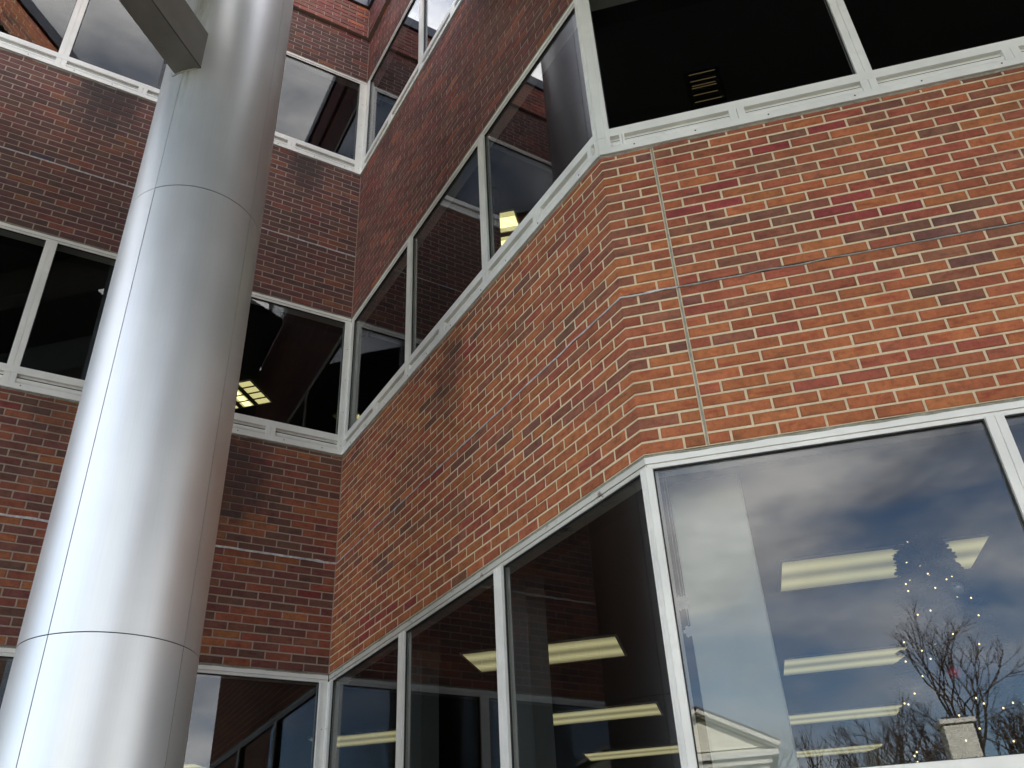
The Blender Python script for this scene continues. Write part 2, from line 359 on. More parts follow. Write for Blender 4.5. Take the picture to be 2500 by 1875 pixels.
# ------------------------------------------------------------------ bricks
C0 = 0.0677; BL = 0.2142; BM = 0.2099; JT = 0.0116
PAL = {  # albedo
    'orange': (0.430, 0.138, 0.054), 'rust': (0.368, 0.108, 0.052), 'red': (0.362, 0.098, 0.055), 'crimson': (0.300, 0.056, 0.046),
    'brown': (0.285, 0.104, 0.060), 'umber': (0.205, 0.086, 0.056), 'plum': (0.190, 0.078, 0.062), 'slate': (0.105, 0.075, 0.078),
    'darkred': (0.235, 0.078, 0.056), 'brown2': (0.185, 0.078, 0.052)}
ZC_ = 8.204
from mathutils import noise as mnoise
def brick_color(w, s, z):
    wi = {'L': 0, 'M': 11, 'R': 23, 'F': 31}[w]
    a = mnoise.noise(Vector((s * 1.5 + wi, z * 5.5, 3.1))) * 0.95 + mnoise.noise(Vector((s * 5 + wi, z * 11, 8.1))) * 0.5 + random.uniform(-0.38, 0.38)
    b = mnoise.noise(Vector((s * 1.3 + wi, z * 4.0, 33.7))) + random.uniform(-0.45, 0.45)
    if w == 'R' and z < 0.55: a = a * 0.45 + 0.30; b *= 0.4        # lowest courses came from one paler batch
    if w == 'M' and z < 0.45: a = a * 0.6 + 0.16
    if a > 0.08: k = 'orange' if b < 0.3 else 'rust'
    elif a > -0.20: k = 'rust' if b < 0.2 else ('crimson' if b > 0.72 else 'red')
    elif a > -0.36: k = 'crimson' if b > 0.55 else ('red' if b > 0.0 else 'brown')
    elif a > -0.64: k = 'brown' if b > -0.25 else 'umber'
    elif a > -0.94: k = 'umber' if b > 0 else 'plum'
    else: k = 'slate'
    if w == 'L' or (w == 'M' and z > 3):  # darker brick mix: partly own tone, partly shade put into the colour
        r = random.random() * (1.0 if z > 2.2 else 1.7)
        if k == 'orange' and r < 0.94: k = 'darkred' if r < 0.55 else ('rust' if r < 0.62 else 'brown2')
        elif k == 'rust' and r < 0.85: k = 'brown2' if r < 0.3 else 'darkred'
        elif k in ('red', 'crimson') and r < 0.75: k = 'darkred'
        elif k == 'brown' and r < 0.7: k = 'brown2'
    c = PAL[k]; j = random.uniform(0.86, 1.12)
    if w == 'M' and z < 3.0: c = (c[0] * 0.92, c[1] * 0.94, c[2] * 0.94)  # per-face scaling from here on paints the shading into the brick colours
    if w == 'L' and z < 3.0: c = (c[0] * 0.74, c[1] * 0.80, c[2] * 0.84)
    if w == 'L' and 3.0 < z < ZC_: c = (c[0] * 0.54, c[1] * 0.63, c[2] * 0.82)  # left band under the canopy: shade painted into the bricks
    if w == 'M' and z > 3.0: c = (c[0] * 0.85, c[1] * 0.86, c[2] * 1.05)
    if w == 'L' and z > ZC_: c = (c[0] * 1.15, c[1] * 1.12, c[2] * 1.15)  # parapet bricks paler: stronger sky light put into their colour
    return (c[0] * j, c[1] * j * random.uniform(0.93, 1.07), c[2] * j, 1.0)

def proj(P):
    X = RW @ (np.array(P) - np.array(CAM))
    if X[2] <= 0.1: return None
    return np.array([1250 + FPX * X[0] / X[2], 937.5 + FPX * X[1] / X[2]])
def brick_block(L, H, ch=0.0022, dep=0.05, jit=0.0):
    """a brick lying along +x, front face towards -y at y=0; UV over the front"""
    hx, hz = L / 2, H / 2
    J = lambda: random.uniform(-jit, jit)
    F = [(-hx + ch + J(), J() * .4, -hz + ch + J()), (hx - ch + J(), J() * .4, -hz + ch + J()), (hx - ch + J(), J() * .4, hz - ch + J()), (-hx + ch + J(), J() * .4, hz - ch + J())]
    G = [(-hx, ch, -hz), (hx, ch, -hz), (hx, ch, hz), (-hx, ch, hz)]
    Bk = [(x, dep, z) for x, _, z in G]
    v = F + G + Bk
    f = [(0, 1, 2, 3)] + [(4 + i, 4 + (i + 1) % 4, (i + 1) % 4, i) for i in range(4)] + [(8 + i, 8 + (i + 1) % 4, 4 + (i + 1) % 4, 4 + i) for i in range(4)]
    uv = [((x + hx) / L, (z + hz) / H) for x, _, z in v]
    return v, f, uv
BMESH = {}
def brick_mesh(L, H):
    key = (round(L, 3), round(H, 3)); L_ = BMESH.setdefault(key, [])
    nvar = 5 if key[0] > 0.15 else 3
    if len(L_) < nvar:
        v, f, uv = brick_block(L, H, jit=0.0019)
        me = bpy.data.meshes.new('brick'); me.from_pydata(v, [], f)
        ul = me.uv_layers.new(name='UVMap')
        for p in me.polygons:
            for li, vi in zip(p.loop_indices, p.vertices): ul.data[li].uv = uv[vi]
        me.materials.append(MAT['brick']); me.update(); L_.append(me); return me
    return random.choice(L_)

def wall_rot(w):
    O, D, Nn = WALL[w]
    X = D if w != 'L' else D
    Y = -Nn; Z = Vector((0, 0, 1))
    if X.cross(Y).dot(Z) < 0: X = -X
    return Matrix((X, Y, Z)).transposed()
def brick_field(root, w, bricks, off=0.0, limit=295):
    """bricks: list of (s0, s1, z0, z1). The largest in the picture become parts, the rest one mass."""
    R3 = wall_rot(w); sc = []
    for b in bricks:
        s0, s1, z0, z1 = b
        q = [proj(wp(w, s, off, z)) for s, z in ((s0, z0), (s1, z0), (s1, z1), (s0, z1))]
        if any(x is None for x in q): sc.append(-1); continue
        cx, cy = sum(x[0] for x in q) / 4, sum(x[1] for x in q) / 4
        ar = abs(sum(q[i][0] * q[(i + 1) % 4][1] - q[(i + 1) % 4][0] * q[i][1] for i in range(4))) / 2
        inside = -40 < cx < 2540 and -40 < cy < 1915
        # nothing of the wall shows behind the clad post
        hid = w == 'L' and hidden_by_column(wp(w, (s0 + s1) / 2, off, (z0 + z1) / 2), (s1 - s0) / 2)
        sc.append(ar if inside and not hid else -1)
    order = sorted(range(len(bricks)), key=lambda i: -sc[i])
    single = set(i for i in order[:limit] if sc[i] > 0)
    V, F, U, Cc = [], [], [], []
    for i, (s0, s1, z0, z1) in enumerate(bricks):
        L = s1 - s0 - JT; H = z1 - z0 - JT
        if L < 0.012 or H < 0.008: continue
        c = wp(w, (s0 + s1) / 2, off + random.uniform(-0.0015, 0.0015), (z0 + z1) / 2 + random.uniform(-0.0012, 0.0012))
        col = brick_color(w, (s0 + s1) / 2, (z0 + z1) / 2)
        rot = R3 @ Matrix.Rotation(random.uniform(-0.004, 0.004), 3, 'Y')
        if i in single:
            o = bpy.data.objects.new('brick', brick_mesh(L, H)); COL.objects.link(o)
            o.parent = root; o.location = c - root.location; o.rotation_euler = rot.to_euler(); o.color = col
        else:
            v, f, uv = brick_block(L, H, jit=0.001); b = len(V)
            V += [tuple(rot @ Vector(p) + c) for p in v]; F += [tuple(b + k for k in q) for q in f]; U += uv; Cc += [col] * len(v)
    if V:
        me = bpy.data.meshes.new('brickwork'); me.from_pydata(V, [], F)
        ul = me.uv_layers.new(name='UVMap'); ca = me.color_attributes.new('brick_tint', 'FLOAT_COLOR', 'POINT')
        uvs = np.array(U, dtype=np.float32); idx = np.zeros(len(me.loops), dtype=np.int32); me.loops.foreach_get('vertex_index', idx)
        ul.data.foreach_set('uv', uvs[idx].ravel()); ca.data.foreach_set('color', np.array(Cc, dtype=np.float32).ravel())
        me.materials.append(MAT['brick_many']); me.update()
        o = link('brickwork', me); place(o, root); o['kind'] = 'stuff'

COLC = Vector((-1.855, -1.90)); COLR = 0.451
def hidden_by_column(P, half):
    d = Vector((P.x - CAM.x, P.y - CAM.y)); L = d.length; d /= L
    v = COLC - Vector((CAM.x, CAM.y)); t = v.dot(d)
    if t > L: return False
    return abs(v.x * d.y - v.y * d.x) < COLR - half * 0.9 - 0.01

def courses(w, z0, z1, s_end, zi=0, ctrl=False, h=C0, first_even=None):
    """running bond between z0 and z1, s from the corner outward; returns rectangles"""
    out = []; n = int(math.ceil((z1 - z0) / h - 0.02))
    for k in range(n):
        a = z0 + k * h; b = min(z0 + (k + 1) * h, z1)
        if k == n - 1: b = z1
        par = (k + zi) % 2
        if w == 'L': cuts = [0.0] + [((BL if par == 0 else BL / 2) + i * BL) for i in range(200)]
        elif w == 'M':
            cuts = [0.0] + [((0.104 if par == 0 else 0.208) + i * BM) for i in range(20)]
            cuts = [c for c in cuts if c < (4.15 if par == 0 else 4.05)]
        else:
            lead = [0.197, 0.303] if par == 0 else [0.09, 0.303]
            if not ctrl: lead = [0.197] if par == 0 else [0.09]
            st = (0.4154 if par == 0 else 0.5225)
            if not ctrl: st = lead[0] + BL
            cuts = lead + [st + i * BL for i in range(200)]
        for i in range(len(cuts) - 1):
            s0, s1 = cuts[i], cuts[i + 1]
            if s0 >= s_end: break
            s1 = min(s1, s_end)
            if w == 'R' and ctrl:
                if abs(s1 - 0.303) < 1e-6: s1 -= 0.004
                if abs(s0 - 0.303) < 1e-6: s0 += 0.004
            out.append((s0, s1, a, b))
    return out
def corner_bricks(root, z0, z1, zi=0, h=C0, off=0.0, limit_stuff=False):
    """bent squint bricks that turn the obtuse corner between M and R"""
    n = int(math.ceil((z1 - z0) / h - 0.02)); made = []
    for k in range(n):
        a = z0 + k * h; b = z1 if k == n - 1 else min(z0 + (k + 1) * h, z1)
        par = (k + zi) % 2
        ms = (4.094 if par == 0 else 3.987) + JT / 2; rs = (0.197 if par == 0 else 0.09) - JT / 2
        if b - a - JT < 0.008: continue
        za, zb = a + JT / 2, b - JT / 2
        nm = WALL['M'][2]; nr = WALL['R'][2]
        def corner(o):      # intersection of the two faces offset by o
            bis = (nm + nr).normalized(); return P1 + bis * (o / bis.dot(nm))
        def ring(z, o, inset):
            c = corner(o); return [wp('M', ms + inset, o, z), Vector((c.x, c.y, z + GZ)), wp('R', rs - inset, o, z)]
        ch = 0.002
        f0 = ring(za + ch, off, ch); f1 = ring(zb - ch, off, ch); g0 = ring(za, off - ch, 0); g1 = ring(zb, off - ch, 0); h0 = ring(za, off - 0.05, 0); h1 = ring(zb, off - 0.05, 0)
        V = f0 + f1 + g0 + g1 + h0 + h1; F = []
        for (p, q) in ((0, 3), (9, 3), (6, 0), (6, 12), (9, 15)):
            pass
        for i in (0, 1):
            F += [(i, i + 1, i + 4, i + 3), (6 + i, 7 + i, 1 + i, 0 + i), (3 + i, 4 + i, 10 + i, 9 + i), (12 + i, 13 + i, 7 + i, 6 + i), (9 + i, 10 + i, 16 + i, 15 + i)]
        F += [(0, 3, 9, 6), (2, 8, 11, 5), (6, 9, 15, 12), (8, 14, 17, 11)]
        me = bpy.data.meshes.new('corner_brick'); me.from_pydata([tuple(p) for p in V], [], F)
        bm = bmesh.new(); bm.from_mesh(me); bmesh.ops.recalc_face_normals(bm, faces=bm.faces); bm.to_mesh(me); bm.free()
        ul = me.uv_layers.new(name='UVMap')
        for p in me.polygons:
            for li, vi in zip(p.loop_indices, p.vertices): ul.data[li].uv = (0.2 + 0.6 * ((vi % 3) / 2), (0.05, 0.95)[(vi // 3) % 2])
        me.materials.append(MAT['brick']); o = link('corner_brick', me); place(o, root); o.color = brick_color('R' if par == 0 else 'M', 0.0 if par == 0 else 4.2, (a + b) / 2)
        kcol = random.random()
        if kcol < 0.4: c = PAL['brown']; o.color = (c[0], c[1], c[2], 1)
        made.append(o)
    return made

def wall_poly(w, s_end, depth=0.25, o=-0.003):
    """footprint of the mortar backing of one wall, mitred at its corners"""
    O, D, Nn = WALL[w]
    def isect(a, b, o):
        na, nb = WALL[a][2], WALL[b][2]; oa = WALL[a][0] + na * o; ob = WALL[b][0] + nb * o; da, db = WALL[a][1], WALL[b][1]
        den = da.x * db.y - da.y * db.x; t = ((ob.x - oa.x) * db.y - (ob.y - oa.y) * db.x) / den
        return oa + da * t
    if w == 'L': A, B = isect('L', 'M', o), isect('L', 'M', o - depth); E1 = O + D * s_end + Nn * o; E2 = O + D * s_end + Nn * (o - depth)
    elif w == 'M': A, B = isect('L', 'M', o), isect('L', 'M', o - depth); E1, E2 = isect('M', 'R', o), isect('M', 'R', o - depth)
    else: A, B = isect('M', 'R', o), isect('M', 'R', o - depth); E1 = O + D * s_end + Nn * o; E2 = O + D * s_end + Nn * (o - depth)
    return [A, E1, E2, B]
SEND = {'L': 6.5, 'M': LM, 'R': 7.0}

ZS2, Z2, ZS3, Z3, ZC, ZP = 2.010, 3.6335, 5.7087, 7.377, 8.204, 8.80
H2 = (ZS3 - Z2) / 30.0; H3 = (ZC - Z3) / 12.0

# ================================================================== SETTING
def struct(name, mb, mat): o = mb.build(name, mat); o['kind'] = 'structure'; return o
g = MB(); g.prism([(-400, -400), (400, -400), (400, 400), (-400, 400)], -0.6, -0.13); struct('ground', g, MAT['grass'])
g = MB(); g.prism([(-60, -26), (60, -26), (60, -9), (-60, -9)], -0.12, -0.10); struct('road', g, MAT['asphalt'])
g = MB(); g.prism([(-12, -8.99), (14, -8.99), (14, 0.1), (-12, 0.1)], -0.12, 0.0); struct('pavement', g, MAT['paving'])
g = MB(); g.prism([(-60, -9.0), (60, -9.0), (60, -8.991), (-60, -8.991)], -0.12, 0.02)

# interior of each storey: ceiling, floor, back walls
def inner(pts): return pts
O_, D_, N_ = WALL['R']
Rend = O_ + D_ * 6.9 - N_ * 0.3
foot = [(-6.4, 0.30), (0.30, 0.30), (0.25, -4.0), (Rend.x, Rend.y), (10.5, 10.5), (-6.4, 10.5)]
foot[2] = tuple((P1 - N_ * 0.30 + WALL['M'][2] * -0.0)[:2]); foot[2] = (0.36, -4.08)
for nm, zc in (('lower', 0.03), ('middle', 3.66), ('upper', 7.40)):
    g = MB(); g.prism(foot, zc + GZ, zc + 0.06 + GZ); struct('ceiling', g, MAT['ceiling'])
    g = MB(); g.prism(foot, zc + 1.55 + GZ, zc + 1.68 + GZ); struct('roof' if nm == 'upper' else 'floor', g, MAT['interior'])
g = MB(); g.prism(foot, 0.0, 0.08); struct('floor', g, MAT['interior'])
g = MB()
g.prism([(-6.6, 10.5), (10.7, 10.5), (10.7, 10.8), (-6.6, 10.8)], 0, 12.2)
g.prism([(-6.8, 0.25), (-6.5, 0.25), (-6.5, 10.8), (-6.8, 10.8)], 0, 12.2)
a = P1 + dR * 7.0; g.prism([(a.x, a.y), (a.x + .25, a.y + .22), (10.95, 10.5), (10.7, 10.5)], 0, 12.2)
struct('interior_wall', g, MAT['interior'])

# ================================================================== BRICK WALLS
WL = {
 ('L', 1): 'brick wall band below the middle windows on the left face, running behind the silver column',
 ('L', 2): 'dark red brick wall band between the middle and top windows on the left face',
 ('L', 3): 'brick parapet wall with stepped courses and grey coping above the top left windows',
 ('M', 1): 'sunless orange brick wall band of the recessed side face, between its lower and middle windows',
 ('M', 2): 'steeply foreshortened brick wall band of the side face, above its middle windows',
 ('M', 3): 'strip of brick parapet wall on the side face above its topmost window',
 ('R', 1): 'bright brick wall band on the right face with a grey vertical control joint',
 ('R', 2): 'brick wall band on the right face above its black upper windows, out of the frame',
 ('R', 3): 'brick parapet wall on the right face, seen only reflected in the top left windows',
 ('L', 0): 'low brick wall under the lowest windows of the left face',
 ('M', 0): 'low brick wall under the lowest windows of the side face',
 ('R', 0): 'low brick wall under the cloudy lowest window of the right face'}
def ribbon(name, w, s0, s1, zf, mat, root, wid=0.006, amp=0.0025, o=0.0, th=0.006, seed=0, prnt=None):
    """irregular bead of sealant along a bed joint"""
    n = max(2, int((s1 - s0) / 0.035)); V = []; F = []
    for i in range(n + 1):
        s = s0 + (s1 - s0) * i / n
        j = mnoise.noise(Vector((s * 6, seed, 1.0))) * amp * 2; k = wid * (0.75 + 0.7 * abs(mnoise.noise(Vector((s * 9, seed, 7.0)))))
        for zz, oo in ((zf + j - k, o - th), (zf + j - k, o), (zf + j + k, o), (zf + j + k, o - th)): V.append(tuple(wp(w, s, oo, zz)))
    for i in range(n):
        for q in range(4): r = (q + 1) % 4; F.append((4 * i + q, 4 * i + r, 4 * i + 4 + r, 4 * i + 4 + q))
    F += [(3, 2, 1, 0), (4 * n, 4 * n + 1, 4 * n + 2, 4 * n + 3)]
    mb = MB(); mb.v = V; mb.f = F; return mb.build(name, mat, root)

def make_wall(w, idx, z0, z1, h, ctrl=False):
    mid = wp(w, SEND[w] / 2, 0, 0); root = thing('brick_wall', WL[(w, idx)], 'wall', (mid.x, mid.y, z0 + GZ))
    mb = MB(); mb.prism([tuple(p[:2]) for p in wall_poly(w, SEND[w])], z0 + GZ + 0.001, z1 + GZ - 0.001)
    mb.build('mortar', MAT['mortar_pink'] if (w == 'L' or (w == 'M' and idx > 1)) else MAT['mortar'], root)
    br = courses(w, z0, z1, SEND[w] - 0.01, 0, ctrl, h)
    if w == 'L': br = [b for b in br]
    brick_field(root, w, br)
    return root
W = {}
for w in 'LMR':
    W[w, 1] = make_wall(w, 1, 0.0, ZS2, C0, ctrl=(w == 'R'))
    W[w, 2] = make_wall(w, 2, Z2, ZS3, H2, ctrl=(w == 'R'))
    W[w, 3] = make_wall(w, 3, Z3, ZC, H3)
    mid = wp(w, SEND[w] / 2, 0, 0)
    r0 = W[w, 0] = thing('brick_wall', WL[(w, 0)], 'wall', (mid.x, mid.y, 0))
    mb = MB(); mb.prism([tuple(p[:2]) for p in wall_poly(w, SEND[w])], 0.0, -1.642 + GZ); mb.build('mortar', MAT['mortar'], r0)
    brick_field(r0, w, courses(w, -1.642 - 27 * C0, -1.642, SEND[w] - 0.01), limit=0)
corner_bricks(W['R', 1], 0.0, ZS2)
corner_bricks(W['R', 2], Z2, ZS3, h=H2)
corner_bricks(W['R', 3], Z3, ZC, h=H3)
corner_bricks(W['R', 0], -1.642 - 27 * C0, -1.642)
# stepped-out courses of the parapet, with coping
for w in 'LMR':
    r = W[w, 3]; P = 0.045
    mb = MB(); poly = [tuple(p[:2]) for p in wall_poly(w, SEND[w], depth=0.30, o=P - 0.006)]
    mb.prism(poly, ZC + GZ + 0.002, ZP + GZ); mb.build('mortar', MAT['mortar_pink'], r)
    hs = (ZP - ZC) / 8
    br = [b for b in courses(w, ZC, ZP, SEND[w] - 0.01, 1, False, hs)]
    if w == 'L': br = [(max(s0, P), s1, a, b) for s0, s1, a, b in br if s1 > P + 0.02]
    if w == 'M': br = [(max(s0, P), s1, a, b) for s0, s1, a, b in br if s1 > P + 0.02]
    brick_field(r, w, br, off=P, limit=95)
    mb = MB(); poly = [tuple(p[:2]) for p in wall_poly(w, SEND[w], depth=0.42, o=P + 0.035)]
    mb.prism(poly, ZP + GZ, ZP + GZ + 0.20); o = mb.build('coping', MAT['coping'], r); bevel(o, 0.006)
corner_bricks(W['R', 3], ZC, ZP, zi=1, h=(ZP - ZC) / 8, off=0.045)

# bed-joint sealant lines, control joint, sealant above and below the windows
for w, s0, s1 in (('L', 0.0, 6.4), ('M', 0.0, 4.2), ('R', 0.0, 0.303), ('R', 0.303, 5.0)):
    pale = w != 'R' or s0 == 0.0
    z = 14 * C0
    ribbon('bed_joint_gap', w, s0, s1, z, MAT['crack'], W[w, 1], 0.0075 if w != 'L' else 0.006, 0.0015, 0.0004, seed=3)
    if pale: ribbon('joint_sealant', w, s0, s1, z + (0.0 if w == 'L' else -0.003), MAT['sealant_pale'], W[w, 1], 0.0105 if w == 'L' else 0.0058, 0.0035, 0.0040, seed=9)
    else: ribbon('joint_sealant', w, s0, s1, z - 0.004, MAT['joint_grey'], W[w, 1], 0.0042, 0.003, 0.004, seed=5)
for w in 'LM':
    ribbon('joint_sealant', w, 0.0, SEND[w] - .05, Z2 + 12 * H2, MAT['sealant_pale'] if w == 'L' else MAT['joint_grey'], W[w, 2], 0.0078 if w == 'L' else 0.003, 0.002, 0.003, seed=19)
# control joint: vertical, wobbling
def vjoint(z0, z1, root):
    V = []; F = []; n = int((z1 - z0) / 0.03)
    for i in range(n + 1):
        z = z0 + (z1 - z0) * i / n
        j = mnoise.noise(Vector((4.0, 2.0, z * 5))) * 0.003; k = 0.0062 * (0.85 + 0.5 * abs(mnoise.noise(Vector((4.0, 9.0, z * 9)))))
        for ss, oo in ((0.303 + j - k, -0.02), (0.303 + j - k * 0.8, 0.0), (0.303 + j, 0.0008), (0.303 + j + k * 0.8, 0.0), (0.303 + j + k, -0.02)): V.append(tuple(wp('R', ss, oo, z)))
    for i in range(n):
        for q in range(4): F.append((5 * i + q, 5 * i + q + 1, 5 * i + 6 + q, 5 * i + 5 + q))
    F += [(0, 1, 2, 3, 4), (5 * n + 4, 5 * n + 3, 5 * n + 2, 5 * n + 1, 5 * n)]
    mb = MB(); mb.v = V; mb.f = F; mb.build('control_joint', MAT['joint_grey'], root)
vjoint(0.004, ZS2 - 0.006, W['R', 1]); vjoint(Z2 + 0.004, ZS3 - 0.006, W['R', 2])

# ================================================================== RIBBON WINDOWS
CT = {}
def window_band(w, label, zs, zh, s0, s1, mull, divs, level, post0=None, post1=None, sill=True, head_h=0.07, rusty=False):
    mid = wp(w, (s0 + s1) / 2, 0, 0)
    root = thing('ribbon_window', label, 'window', (mid.x, mid.y, zs + GZ))
    FR = MAT['frame']; zg0 = zs + 0.213; zg1 = zh - head_h
    GO = -0.026                                      # glass plane
    # panes between mullions
    edges = [s0] + [m for mm in mull for m in mm] + [s1]
    if post0: edges[0] = post0
    if post1: edges[-1] = post1
    for i in range(0, len(edges), 2):
        a, b = edges[i], edges[i + 1]
        mb = MB(); mb.wbox(w, a - 0.012, b + 0.012, zg0 - 0.012, zg1 + 0.012, GO - 0.004, GO); o = mb.build('glass_pane', MAT['glass'], root)
        gk = MB()
        for (x0, x1, y0, y1) in ((a, a + 0.006, zg0, zg1), (b - 0.006, b, zg0, zg1), (a + .006, b - .006, zg0, zg0 + 0.005), (a + .006, b - .006, zg1 - 0.006, zg1)):
            gk.wbox(w, x0, x1, y0, y1, GO + 0.001, GO + 0.012)
        sub(gk.build('gasket', MAT['gasket'], root), o); 
        o2 = o.children[0]; o2.location = (0, 0, 0)
    # mullions: two interlocking halves with a shadow line
    for (a, b) in mull:
        c = (a + b) / 2; mb = MB()
        mb.wbox(w, a, c - 0.0015, zs + 0.022, zg1 + 0.004, GO - 0.03, 0.0055); mb.wbox(w, c + 0.0015, b, zs + 0.022, zg1 + 0.004, GO - 0.03, 0.0045)
        mb.wbox(w, c - 0.0015, c + 0.0015, zs + 0.024, zg1 + 0.002, GO - 0.05, 0.001)
        o = mb.build('mullion', FR, root); bevel(o, 0.0012)
    for pp in ((s0, post0), (post1, s1)):
        if pp[0] is None or pp[1] is None: continue
        a, b = pp; mb = MB(); mb.wbox(w, a, b, zs + 0.022, zg1 + 0.004, GO - 0.05, 0.0045); c = (a * 0.38 + b * 0.62) if a == s0 else (a * .62 + b * .38)
        mb.wbox(w, min(c, a if a != s0 else b) + 0.001, max(c, a if a != s0 else b) - 0.001, zs + 0.03, zg1 - 0.002, 0.0045, 0.0085)
        o = mb.build('corner_post', FR, root); bevel(o, 0.0015)
    # head
    hm = MAT['frame_dirty'] if rusty else FR
    mb = MB(); mb.wbox(w, s0, s1, zh - 0.046, zh - 0.010, -0.12, -0.004); mb.wbox(w, s0, s1, zh - head_h, zh - 0.0485, -0.12, -0.010)
    mb.wbox(w, s0, s1, zh - 0.049, zh - 0.0455, -0.12, -0.012)
    o = mb.build('head_frame', hm, root); bevel(o, 0.001)
    mb = MB(); mb.wbox(w, s0 + 0.004, s1 - 0.004, zh - 0.030, zh - 0.0035, -0.29, -0.121); mb.build('head_lining', MAT['lining'], root)
    ribbon('head_sealant', w, s0 + 0.005, s1 - 0.005, zh - 0.008, MAT['sealant'], root, 0.0065, 0.0022, -0.003, 0.03, seed=level * 7)
    # sill
    mb = MB(); mb.wbox(w, s0, s1, zs, zs + 0.014, -0.2, 0.016); mb.wbox(w, s0, s1, zs + 0.014, zs + 0.058, -0.2, 0.009)
    o = mb.build('sill_flashing', FR, root); bevel(o, 0.0015)
    mb = MB(); mb.wbox(w, s0, s1, zs + 0.145, zg0, -0.2, 0.007); o = mb.build('sill_rail', FR, root); bevel(o, 0.002)
    mb = MB(); mb.wbox(w, s0, s1, zs + 0.058, zs + 0.145, -0.2, -0.022); o = mb.build('sill_channel', FR, root)
    ds = sorted(list(divs) + [((a + b) / 2, (b - a) / 2 + 0.001) for a, b in mull])
    ends = [s0 + (0.012 if not post0 else post0 - s0)] ; segs = []
    prev = ends[0]
    for c, hw in ds:
        if c - hw - prev > 0.05: segs.append((prev, c - hw))
        prev = c + hw
    last = post1 if post1 else s1 - 0.012
    if last - prev > 0.05: segs.append((prev, last))
    for a, b in segs:      # rounded rail lying in the channel, dark strip above it paints the groove's shade
        n = 7; V = []; F = []
        for s_ in (a, b):
            for i in range(n):
                t = -math.pi / 2 + math.pi * i / (n - 1); V.append(tuple(wp(w, s_, -0.022 + 0.024 * math.cos(t), zs + 0.087 + 0.027 * math.sin(t))))
        for i in range(n - 1): F.append((i, i + 1, n + i + 1, n + i))
        F += [tuple(range(n)), tuple(range(2 * n - 1, n - 1, -1))]
        mb = MB(); mb.v = V; mb.f = F; o = mb.build('sill_roll', FR, root, True)
        md = o.modifiers.new('es', 'EDGE_SPLIT'); md.split_angle = math.radians(50)
        mb = MB(); mb.wbox(w, a, b, zs + 0.1145, zs + 0.1245, -0.03, -0.0185); mb.build('slot_shade', MAT['groove'], root)
    for c, hw in divs:
        mb = MB(); mb.wbox(w, c - hw, c - 0.001, zs + 0.056, zs + 0.150, -0.03, 0.0095); mb.wbox(w, c + 0.001, c + hw, zs + 0.056, zs + 0.150, -0.03, 0.0085)
        o = mb.build('sill_clip', FR, root); bevel(o, 0.001)
    s_ = s0 + 0.21; k = 0
    while s_ < s1 - 0.05:
        mb = MB(); c = wp(w, s_, 0.009, zs + 0.038); Nn = WALL[w][2]; mb.tube(c, c + Nn * 0.0022, 0.0055, 0.0045, 8); mb.build('screw', MAT['screw'], root)
        s_ += 0.36 + 0.06 * ((k * 7) % 3); k += 1
    if post0 is not None and w in 'LM':
        zz = zs + 0.1
        while zz < zg1 - 0.03:
            mb = MB(); c = wp(w, post0 * 0.45, 0.0045, zz); mb.tube(c, c + WALL[w][2] * 0.002, 0.004, 0.0035, 8); mb.build('screw', MAT['screw'], root); zz += 0.37
    ribbon('sill_sealant', w, s0, s1, zs - 0.009, MAT['sealant'], root, 0.008, 0.0028, 0.001, 0.02, seed=level * 5 + 1)
    return root
M12 = [(1.398, 1.483), (2.752, 2.838)]
window_band('L', 'lowest ribbon window of the left face, half hidden by the silver column', -1.642, 0, 0, 6.4, [(1.36, 1.45), (2.80, 2.89), (4.2, 4.29), (5.6, 5.69)], [(0.7, .045), (2.1, .045), (3.5, .045)], 1, post0=0.072)
window_band('L', 'middle ribbon window of the left face with a ceiling light showing beside the column', ZS2, Z2, 0, 6.4, [(1.37, 1.46), (2.775, 2.868), (4.2, 4.29), (5.6, 5.69)], [(0.70, .045), (2.1, .045), (3.5, .045)], 2, post0=0.062)
window_band('L', 'top ribbon window of the left face reflecting sky and orange brick', ZS3, Z3, 0, 6.4, [(1.60, 1.70), (3.175, 3.275), (4.8, 4.9)], [(0.84, .045), (2.44, .045), (4.0, .045)], 3, post0=0.085)
window_band('M', 'lowest ribbon window of the side face with rust-stained head and lit ceiling lamps', -1.642, 0, 0, LM, M12, [(0.75, .045), (2.09, .045), (3.5, .045)], 1, post0=0.072, post1=4.165, rusty=True)
window_band('M', 'middle ribbon window of the side face with gold lamp, reflecting the column', ZS2, Z2, 0, LM, M12, [(0.77, .045), (2.09, .045), (3.50, .045), (4.115, .02)], 2, post0=0.05, post1=4.165)
window_band('M', 'top ribbon window of the side face reflecting bright sky and a dark coping', ZS3, Z3, 0, LM, [(1.57, 1.66), (3.05, 3.14)], [(0.84, .045), (2.36, .045), (3.7, .045)], 3, post0=0.085, post1=4.165)
window_band('R', 'large lowest window of the right face reflecting clouds, with a lit Christmas tree inside', -1.634, 0, 0, 7.0, [(1.49, 1.567), (3.0, 3.09), (4.5, 4.59)], [(0.8, .045), (2.3, .045), (3.8, .045), (5.3, .045)], 1, post0=0.034)
window_band('R', 'black upper ribbon window of the right face over a white slotted sill', ZS2, Z2, 0, 7.0, [(1.525, 1.612), (3.05, 3.14), (4.55, 4.64)], [(0.145, .016), (0.825, .045), (2.325, .045), (3.8, .045), (5.3, .045)], 2, post0=0.075)
window_band('R', 'top ribbon window of the right face above the camera view', ZS3, Z3, 0, 7.0, [(1.6, 1.69), (3.2, 3.29), (4.8, 4.89)], [(0.8, .045), (2.4, .045)], 3, post0=0.075)
